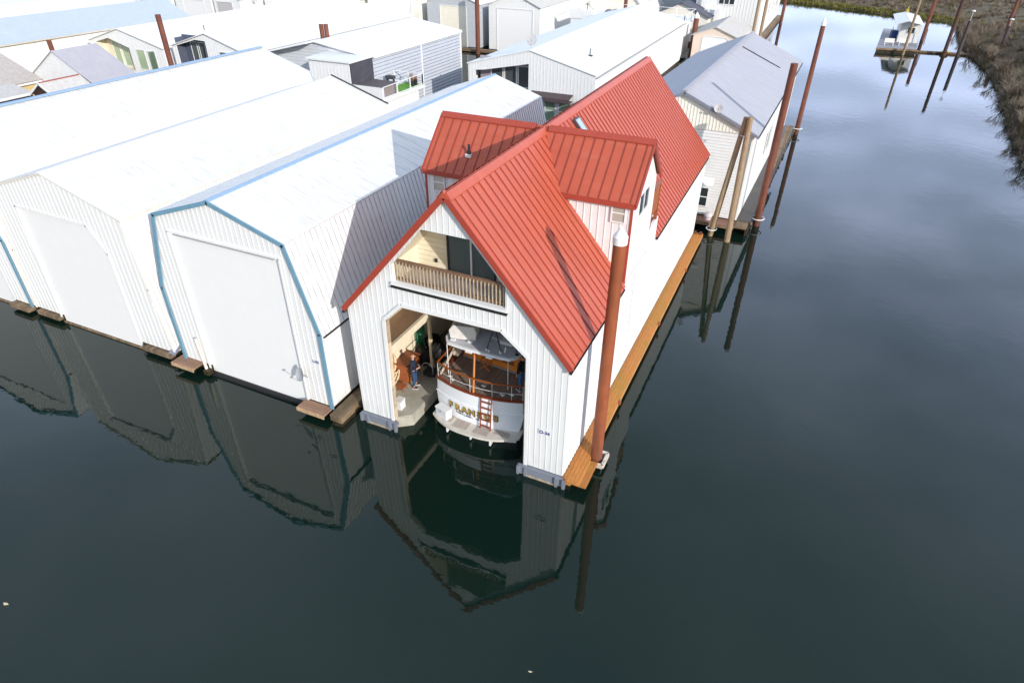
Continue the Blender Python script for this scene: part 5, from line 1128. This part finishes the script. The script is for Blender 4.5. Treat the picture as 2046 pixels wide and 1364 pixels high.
# M: grey-roofed boathouse right behind
PM = [(11.45, .7), (11.45, 6.55), (6.75, 8.62), (2.05, 6.55), (2.05, .7)]
M_h = house('boathouse', 'white boathouse with grey shingle roof behind the red roof, right side', 'boathouse', PM, 'wrrw', 27.2, 53.5, m_wallY, m_greyroof, (6.75, 27.2, 0), dx=.75, rib_front=False, over=.28, roof_seams=0, wall_front=m_lapZ, t=.09)
m = MB(); m.plate([(11.42, 6.45), (6.75, 8.5), (2.1, 6.45)], 27.14, 27.19, 'y'); ribs(m, [(11.42, 6.45), (6.75, 8.5), (2.1, 6.45)], 27.14, 'y', .22, w=.04, h=.025); m.build('gable_siding', m_offwhite, M_h)
m = MB(); m.bar((6.72, 26.9, 8.78), (7.5, 53.8, 8.78), .3, .05); m.build('ridge_cap', m_greyroofY, M_h)
trim_line(M_h, [(11.75, 6.4), (6.75, 8.62)], 26.88, .16, .05, m_grey, 'rake_trim'); trim_line(M_h, [(1.8, 6.4), (6.75, 8.62)], 26.88, .16, .05, m_grey, 'rake_trim')
m = MB(); m.bar((11.74, 27, 6.37), (12.49, 53.7, 6.37), .08, .08); m.build('gutter', m_dark, M_h)
m = MB(); m.bar((7.63, 46, 8.62), (11.0, 46.4, 7.13), .12, .05); m.build('roof_strip', m_dark, M_h)
m = MB(); m.box(11.36, 11.47, 27.1, 27.19, .7, 6.5); m.build('corner_trim', m_offwhite, M_h)
window(M_h, 'y', 8.75, 9.25, 1.35, 2.6, 27.18, -1, g_dark, 1, 2, .07)
m = MB(); m.slab([(8.3, 27.12, 3.4), (8.3, 26.6, 2.95), (9.55, 26.6, 2.95), (9.55, 27.12, 3.4)], .05); m.build('window_awning', m_white, M_h)
window(M_h, 'x', 36.5, 37.6, 2.6, 4.2, 11.75, 1, g_dark, 1, 1, .06); window(M_h, 'x', 38.4, 39.5, 2.6, 4.2, 11.8, 1, g_dark, 1, 1, .06)
m = MB(); m.box(8.9, 11.5, 26.2, 27.15, .50, .62); m.box(5, 8.9, 26.4, 27.15, .50, .62); m.build('front_deck', m_brownboard if False else wood('pink_brown_deck', (.26, .14, .11), 'Y', .2, .3), M_h)
m = MB(); m.box(5, 11.45, 26.15, 26.19, .38, .60); m.build('deck_fascia', m_oldwoodY, M_h)
m = MB(); m.box(2.1, 12.4, 27.2, 53.4, -.3, .69); m.build('float', m_wet, M_h)
m = MB(); m.slab([(11.5, 26.25, .66), (12.25, 26.25, .66), (13.1, 53.6, .66), (12.25, 53.6, .66)], .16); sdk = m.build('side_deck', m_oldwood, M_h)
m = MB(); m.slab([(12.2, 26.4, .5), (12.35, 26.4, .5), (13.2, 53.6, .5), (13.0, 53.6, .5)], .9); m.build('side_logs', m_wet, sdk)
m = MB(); 
for k in range(14): y = 28+k*1.9+.4*math.sin(k*3); m = MB(); m.cyl((12.2+.031*(y-27), y, .28), (12.45+.05*math.sin(k*5)+.031*(y-27), y, .28), .13+.04*math.sin(k*7), n=8); m.build('log_end', m_oldwood, sdk)
m = MB(); m.cyl((9.6, 26.7, .62), (9.6, 26.7, .85), .22, .28, 14); m.ball((9.6, 26.7, .9), .3, 14, (1, 1, .7)); single(m, 'white_tub', mat('plastic_tub', (.55, .50, .52), .6), 'small round white plastic tub on the deck in front of the grey-roofed boathouse', 'tub', (9.6, 26.7, .62))
dish('dish under the front eave of the grey-roofed boathouse', (9.0, 26.75, 7.95), (.1, -.95, .3), .27, foot=(9.1, 26.95, 7.55))
p1 = pile('leaning left one of two crossed wooden piles between red roof and grey roof', (10.15, 25.5, .3), (10.9, 25.4, 7.95), .19, .16, m_logs, 'wooden piles')
hoop(p1, (10.12, 25.5, .5), .34, .035)
p2 = pile('right upright wooden pile of the crossed pair in front of the grey-roofed boathouse', (11.3, 25.0, .3), (11.15, 25.15, 8.05), .2, .17, m_logs, 'wooden piles')
m = MB(); m.tube([(11.02+.28*math.cos(a), 25.3+.28*math.sin(a), 6.9) for a in [2*math.pi*k/16 for k in range(17)]], .03, 6); m.build('cable_wrap', m_galv, p2)
p3 = pile('tall rusty steel pile at the near corner of the grey-roofed boathouse', (12.75, 28.6, .3), (12.75, 28.6, 10.6), .24, .22, m_rust, 'steel mooring piles'); hoop(p3, (12.75, 28.6, .55), .42, .035)
p4 = pile('tall rusty steel pile with white cap standing in the channel beyond the grey roof', (13.45, 53.3, .3), (13.45, 53.3, 9.9), .23, .2, m_rust, 'steel mooring piles', cap=.5); hoop(p4, (13.45, 53.3, .6), .45, .04)

# N: pinkish garage, O: tall white building at the top right
N_ = house('boathouse', 'pale pink boathouse with white door beyond the grey roof', 'boathouse', [(2.6, .4), (2.6, 3.55), (-.6, 4.75), (-3.6, 3.65), (-3.6, .4)], 'wrrw', 85, 97, m_pink, m_palesh, (-.5, 85, 0), door=[(1.3, .45), (1.3, 3.2), (.9, 3.5), (-2.0, 3.55), (-2.3, 3.3), (-2.3, .45)], rib_front=False, over=.3, roof_seams=0)
O_ = thing('building', 'tall white two-storey building at the top edge beside the channel', 'building', (-1, 104, 0))
m = MB(); m.box(-7.2, 2.9, 104, 104.15, .6, 13); m.box(-7.2, 2.9, 139, 139.15, .6, 13); ribs(m, [(-2.9, .6), (2.8, .6), (2.8, 13), (-2.9, 13)], 104, 'y', .5, w=.07, h=.04); m.box(2.9, 3.05, 104, 139.15, .6, 13); m.box(-7.35, -7.2, 104, 139.15, .6, 13); m.build('wall', m_white, O_)
m = MB(); m.slab([(-7.6, 103.7, 13), (3.4, 103.7, 13), (3.4, 139.5, 13.1), (-7.6, 139.5, 13.1)], .2); m.build('roof', m_white, O_)
window(O_, 'y', -3.7, -1.3, 5.7, 7.4, 103.96, -1, g_dark, 3, 1, .12)
m = MB(); m.box(-7.3, -3.1, 102.4, 103.98, 3.1, 4.9); m.build('bay', m_white, O_)
window(O_, 'y', -6.4, -5.6, .9, 2.9, 103.96, -1, g_dark, 1, 1, .1); window(O_, 'y', -4.8, -4.2, .9, 2.9, 103.96, -1, g_dark, 1, 1, .1)
for k in range(7): window(O_, 'x', 113.5+k*3.2, 114.6+k*3.2, 3.2, 4.9, 3.05, 1, g_blind if k % 2 == 0 else g_dark, 1, 1, .06)
m = MB(); m.box(3.06, 3.9, 104, 139, .45, .6); m.box(3.5, 3.85, 104.5, 138.5, -.3, .44); m.build('side_dock', m_oldwood, O_); m = MB(); m.box(-7.3, 3.0, 104, 139, -.3, .59); m.build('float', m_wet, O_)
m = MB(); m.box(2.0, 3.6, 98.5, 100.2, 1.0, 3.4); 
pile('left of two wooden piles in front of the tall white building', (3.2, 97, 0), (3.2, 97, 12), .24, .2, m_logs, 'wooden piles'); pile('right of two wooden piles in front of the tall white building', (4.3, 97, 0), (4.3, 97, 12), .24, .2, m_logs, 'wooden piles')
pile('thin rusty pile at the channel-side corner of the tall white building', (4.6, 131, 0), (4.6, 131, 13), .3, .28, m_rust, 'steel mooring piles')
house('floating_home', 'low home with slate blue roof behind the rear roof terrace', 'floating home', [(-4.2, .5), (-4.2, 4.2), (-8.6, 6.0), (-12.9, 4.2), (-12.9, .5)], 'wrrw', 99, 103.5, m_offwhite, m_navyroof, (-8.6, 99, 0), rib_front=False, over=.4, roof_seams=0)
GH = house('floating_home', 'pale grey-sided home at the top edge left of the slate roof', 'floating home', [(-9.5, .5), (-9.5, 8.2), (-14, 9.6), (-19.5, 8.2), (-19.5, .5)], 'wrrw', 112, 124, m_greylap, m_greyroof, (-14, 112, 0), rib_front=False, over=.3, roof_seams=0)
house('floating_home', 'dark blue-grey home at the top edge left of the tall white building', 'floating home', [(-7.8, .5), (-7.8, 8), (-8.6, 8.4), (-9.4, 8), (-9.4, .5)], 'wrrw', 108, 118, mat('slate_siding', (.13, .17, .21), .6, .1), m_navyroof, (-8.6, 108, 0), rib_front=False, over=.2, roof_seams=0)
# arched boathouse
QA = thing('arched_boathouse', 'white arched boathouse with rounded ribs behind the roof terrace', 'boathouse', (-20, 98, 0))
arc = [(-20.4+6.6*math.cos(a), .5+7.2*math.sin(a)**.8) for a in [math.pi*k/20 for k in range(21)]]
m = MB(); m.plate([(a, b) for a, b in arc], 98, 98.12, 'y'); m.build('end_wall', m_offwhite, QA); m = MB(); m.plate(arc, 124, 124.12, 'y'); m.build('end_wall', m_offwhite, QA)
m = MB()
for a, b in zip(arc, arc[1:]): roof_slab(m, a, b, 98, 124, .08, over=.2) if abs(b[1]-a[1]) < 3 else wallseg(m, a, b, 98, 124, .08)
m.build('arched_roof', m_white, QA)
for y in (97.85, 104, 110.5, 117):
    m = MB(); pts = [(-20.4+6.75*math.cos(a), y, .5+7.38*math.sin(a)**.8) for a in [math.pi*k/24 for k in range(25)]]; m.tube(pts, .09, 6); m.build('rib', m_galv, QA)
house('shed', 'small white gabled shed with grey door left of the arched boathouse', 'shed', [(-21.4, .4), (-21.4, 3.6), (-24.0, 5.0), (-27.4, 3.6), (-27.4, .4)], 'wrrw', 94, 97.4, m_offwhite, m_white, (-24, 94, 0), door=[(-24.4, .45), (-24.4, 3.1), (-27.0, 3.1), (-27.0, .45)], door_mat=m_doorgrey, rib_front=False, over=.15, roof_seams=0)
pile('rusty pile rising beside the arched boathouse over the terrace', (-16.2, 93, 0), (-16.2, 93, 9), .3, .28, m_rust, 'steel mooring piles')

# row of boathouses facing us across the middle channel
def facing(label, xr, xl, ez, rz, doorx, dz, wall, dmat, roofm=None, y0=79, y1=118, rx=None):
    rx = (xr+xl)/2 if rx is None else rx
    return house('boathouse', label, 'boathouse', [(xr, .4), (xr, ez), (rx, rz), (xl, ez), (xl, .4)], 'wrrw', y0, y1, wall, roofm or m_white, (rx, y0, 0), door=[(doorx[0], .3), (doorx[0], dz), (doorx[1], dz), (doorx[1], .3)] if doorx else None, door_mat=dmat, rib_front=(wall is m_white), step=.5, ribw=.06, over=.25, roof_seams=0, group='boathouses facing across the middle channel')
facing('grey-sided boathouse with cream door, left of the rusty pile at the top', -34.7, -43.9, 6.4, 8.0, (-37.0, -41.6), 5.95, m_greylap, m_doorcream)
facing('white boathouse with wide white door and tan roof, right of the top rusty pile', -24.9, -33.2, 6.45, 8.2, (-26.0, -31.8), 6.1, m_white, m_door, m_palesh)
facing('broad white boathouse with rounded door corners at the top centre', -45.4, -55.0, 6.6, 8.2, (-46.8, -53.4), 6.6, m_offwhite, m_door)
facing('white boathouse with a small window, two left of the grey-sided one at the top', -56.0, -65.0, 6.0, 7.6, None, 0, m_offwhite, m_door)
dh = facing('white deck home with railing and blue windows behind the white roofs at the top', -66.5, -81.5, 5.2, 6.4, None, 0, m_white, m_door, y0=84)
m = MB(); m.box(-79, -63.5, 79, 83.9, 3.4, 3.6); m.box(-78.5, -64, 79.3, 83.9, .4, 3.39); m.build('deck', m_white, dh); rail(dh, [(-79, 79.1, 3.6), (-63.6, 79.1, 3.6)], 1.1, 3)
for a, b in ((-72, -70.6), (-69.8, -68.4)): window(dh, 'y', a, b, 3.9, 5.0, 83.93, -1, g_blind, 1, 1, .1)
wf4 = [o for o in bpy.data.objects if o.get('label', '').startswith('white boathouse with a small window')][0]
window(wf4, 'y', -64.4, -63.4, 3.6, 5.0, 78.93, -1, g_bldark, 1, 2, .1)
facing('white boathouse with grey roll door at the top left', -82.5, -88.8, 4.6, 5.6, (-84.4, -88.2), 4.1, m_white, m_doorgrey)
facing('white boathouse with pale door beside the blue roof end at the top left', -89.5, -98.5, 4.6, 5.6, (-91.3, -96.6), 4.1, m_white, m_door)
facing('white boathouse farthest left in the far row', -99.5, -109.5, 4.6, 5.6, (-101, -108), 4.1, m_white, m_doorgrey)
pile('tall rusty pile between the grey-sided and the white boathouse at the top', (-33.9, 76.6, 0), (-33.9, 76.6, 8.2), .34, .32, m_rust, 'steel mooring piles')
dish('dish standing on the white roof at the top left of the deck home', (-81.9, 82, 4.6), (.2, -.9, .3), .7, foot=(-81.9, 82, 3.4))
t = thing('far_walkway', 'timber walkway float in front of the far row of boathouses', 'walkway', (-60, 77.6, 0)); m = MB(); m.box(-115, -24, 77.2, 78.4, .1, .4); m.build('deck', m_oldwoodY, t)
def far_row():
    for k, x in enumerate((-30, -41, -52, -63, -74, -85, -96, -107, -118, -129)):
        house('boathouse', ['white roof first from the right', 'pale roof second from the right', 'white roof third from the right', 'pale roof fourth from the right', 'white roof fifth from the right', 'pale roof sixth from the right', 'white roof seventh from the right', 'pale roof eighth from the right', 'white roof ninth from the right', 'white roof tenth from the right'][k]+' in the farthest row behind', 'boathouse',
              [(x+4.8, .4), (x+4.8, 6.2), (x, 8.2), (x-4.8, 6.2), (x-4.8, .4)], 'wrrw', 124, 165, m_white, m_white if k % 2 == 0 else m_palesh, (x, 124, 0), rib_front=False, roof_seams=0, group='boathouses of the farthest row')
far_row()

# ------------------------------------------------------------------ floating shed, log boom, channel piles
FS = thing('floating_shed', 'small white floating cabin on a grey timber raft far out in the channel', 'cabin', (25, 113, 0))
m = MB(); m.slab([(21.1, 106.0, .62), (26.8, 107.0, .62), (28.4, 128, .62), (22.6, 129, .62)], .18); m.build('raft_deck', m_greydeck, FS)
m = MB(); m.slab([(21.2, 106.1, .43), (26.7, 107.1, .43), (28.3, 127.9, .43), (22.7, 128.9, .43)], .5); m.build('raft_logs', m_wet, FS)
m = MB(); m.slab([(21.05, 105.9, .66), (26.85, 106.9, .66), (26.87, 107.1, .66), (21.07, 106.1, .66)], .25); m.build('edge_board', m_oldwoodY, FS)
m = MB(); cw = [(24.2, .62), (27.2, .62), (27.2, 3.3), (25.1, 3.75), (24.2, 3.4)]; m.plate(cw, 114, 114.1, 'y'); m.plate(cw, 121.4, 121.5, 'y'); m.box(24.2, 24.3, 114.1, 121.4, .62, 3.3); m.box(27.1, 27.2, 114.1, 121.4, .62, 3.25); m.build('wall', m_white, FS)
m = MB(); roof_slab(m, (25.0, 3.9), (27.1, 3.45), 111.6, 124.5, .08, q_ext=.1); roof_slab(m, (25.0, 3.9), (23.2, 3.42), 111.6, 124.5, .08); m.build('roof', m_white, FS)
m = MB(); m.cyl((22.95, 113, .6), (23.1, 113, 2.85), .06, n=6); m.cyl((28.1, 113, .6), (28.0, 113, 2.9), .06, n=6); m.build('post', m_oldwood, FS)
window(FS, 'y', 25.3, 26.3, 2.0, 2.8, 113.97, -1, g_dark, 2, 1, .07)
m = MB(); m.cyl((25.2, 124, 3.98), (25.2, 124, 5.0), .3, .03, 10); single(m, 'yellow_cone', m_yel, 'yellow cone finial on top of the floating cabin roof', 'cone', (25.2, 124, 3.98))
t = thing('blue_barrel', 'tall blue plastic barrel beside the floating cabin', 'barrel', (23.6, 115.8, .62)); m = MB(); m.cyl((23.6, 115.8, .63), (23.6, 115.8, 2.0), .55, n=18); m.build('body', m_bluebar, t)
for z in (1.0, 1.6): m = MB(); m.cyl((23.6, 115.8, z), (23.6, 115.8, z+.06), .58, n=18); m.build('ring', m_bluebar, t)
m = MB(); m.cyl((23.6, 115.8, 2.0), (23.6, 115.8, 2.05), .5, n=18); m.build('lid', m_bluebar, t)
for k, (x, y) in enumerate(((22.9, 109.6), (25.0, 110.2))):
    t = thing('raft_bench', ['cream bench on the raft left of the cabin front', 'cream bench on the raft in front of the cabin window'][k], 'bench', (x, y, .62), 'benches on the raft')
    m = MB(); m.box(x-.7, x+.7, y-.3, y+.3, 1.05, 1.12); m.build('seat', m_offwhite, t); m = MB(); m.box(x-.7, x+.7, y+.3, y+.36, 1.12, 1.6); m.build('backrest', m_offwhite, t)
    for s_ in (-.6, .6): m = MB(); m.box(x+s_-.05, x+s_+.05, y-.25, y+.25, .63, 1.045); m.build('leg', m_offwhite, t)
m = MB(); m.cyl((26.8, 109.0, .12), (34.3, 109.6, .12), .17, .22, 12); single(m, 'log_boom', m_oldwood, 'thin floating log boom joining the raft to the bank piles', 'log', (30, 109.3, .12))
t = thing('boom_float', 'yellow ring float on the log boom at the first bank pile', 'float', (30.9, 109, .2)); m = MB(); m.tube([(30.9+.45*math.cos(a), 109+.45*math.sin(a), .35) for a in [2*math.pi*k/12 for k in range(13)]], .12, 8); m.build('ring', m_yel, t)
pile('pale wooden pile standing in front of the floating cabin', (25.0, 105.6, 0), (25.0, 105.6, 8.1), .2, .17, m_logs, 'channel piles')
pile('dark rusty pile just behind the floating cabin roof', (28.6, 122, 0), (28.6, 122, 7.3), .3, .28, m_rust, 'channel piles')
pile('dark rusty pile at the yellow float on the log boom', (30.7, 107.9, 0), (30.7, 107.9, 8.6), .27, .25, mat('dark_rust', (.075, .035, .03), .8, .3, 2), 'channel piles')
def lamp(label, x, y, h, tip):
    p_ = pile(label, (x, y, 0), (x, y, h), .28, .25, m_darkpile, 'channel piles'); m = MB(); m.cyl((x, y, h), (x, y, tip), .05, n=8); m.build('lamp_stem', m_galv, p_)
    m = MB(); m.ball((x, y, tip+.05), .28, 12, (1, 1, .5)); m.build('lamp_head', m_white, p_); return p_
lamp('dark pile with a white lamp on top, near the end of the log boom', 32.5, 107.6, 5.0, 6.2)
lamp('short dark pile with a white lamp on the bank at the right edge', 38.0, 109.6, 4.4, 5.2)
pile('rusty pile beside the lamp pile on the right bank', (41.0, 127, 0), (41.0, 127, 7.2), .27, .25, m_rust, 'channel piles')
for k, (x, y, lb) in enumerate(((-5.0, -12.2, 'small pale leaf floating at the lower left'), (15.2, -6.0, 'tiny pale leaf floating low in the dark water on the right'), (10.9, -7.2, 'thin floating twig below the reflected pile'))):
    m = MB(); l_ = .12 if k == 0 else .07; m.add([(x-l_, y, .012), (x, y-l_*.4, .012), (x+l_, y+.03, .016), (x, y+l_*.4, .012)], [(0, 1, 2, 3)]); m.add([(x-l_, y, .006), (x, y-l_*.4, .006), (x+l_, y+.03, .006), (x, y+l_*.4, .006)], [(3, 2, 1, 0)])
    single(m, 'floating_leaf', m_rope, lb, 'leaf', (x, y, .01))
for o in bpy.data.objects:
    if '_o' in o: del o['_o']
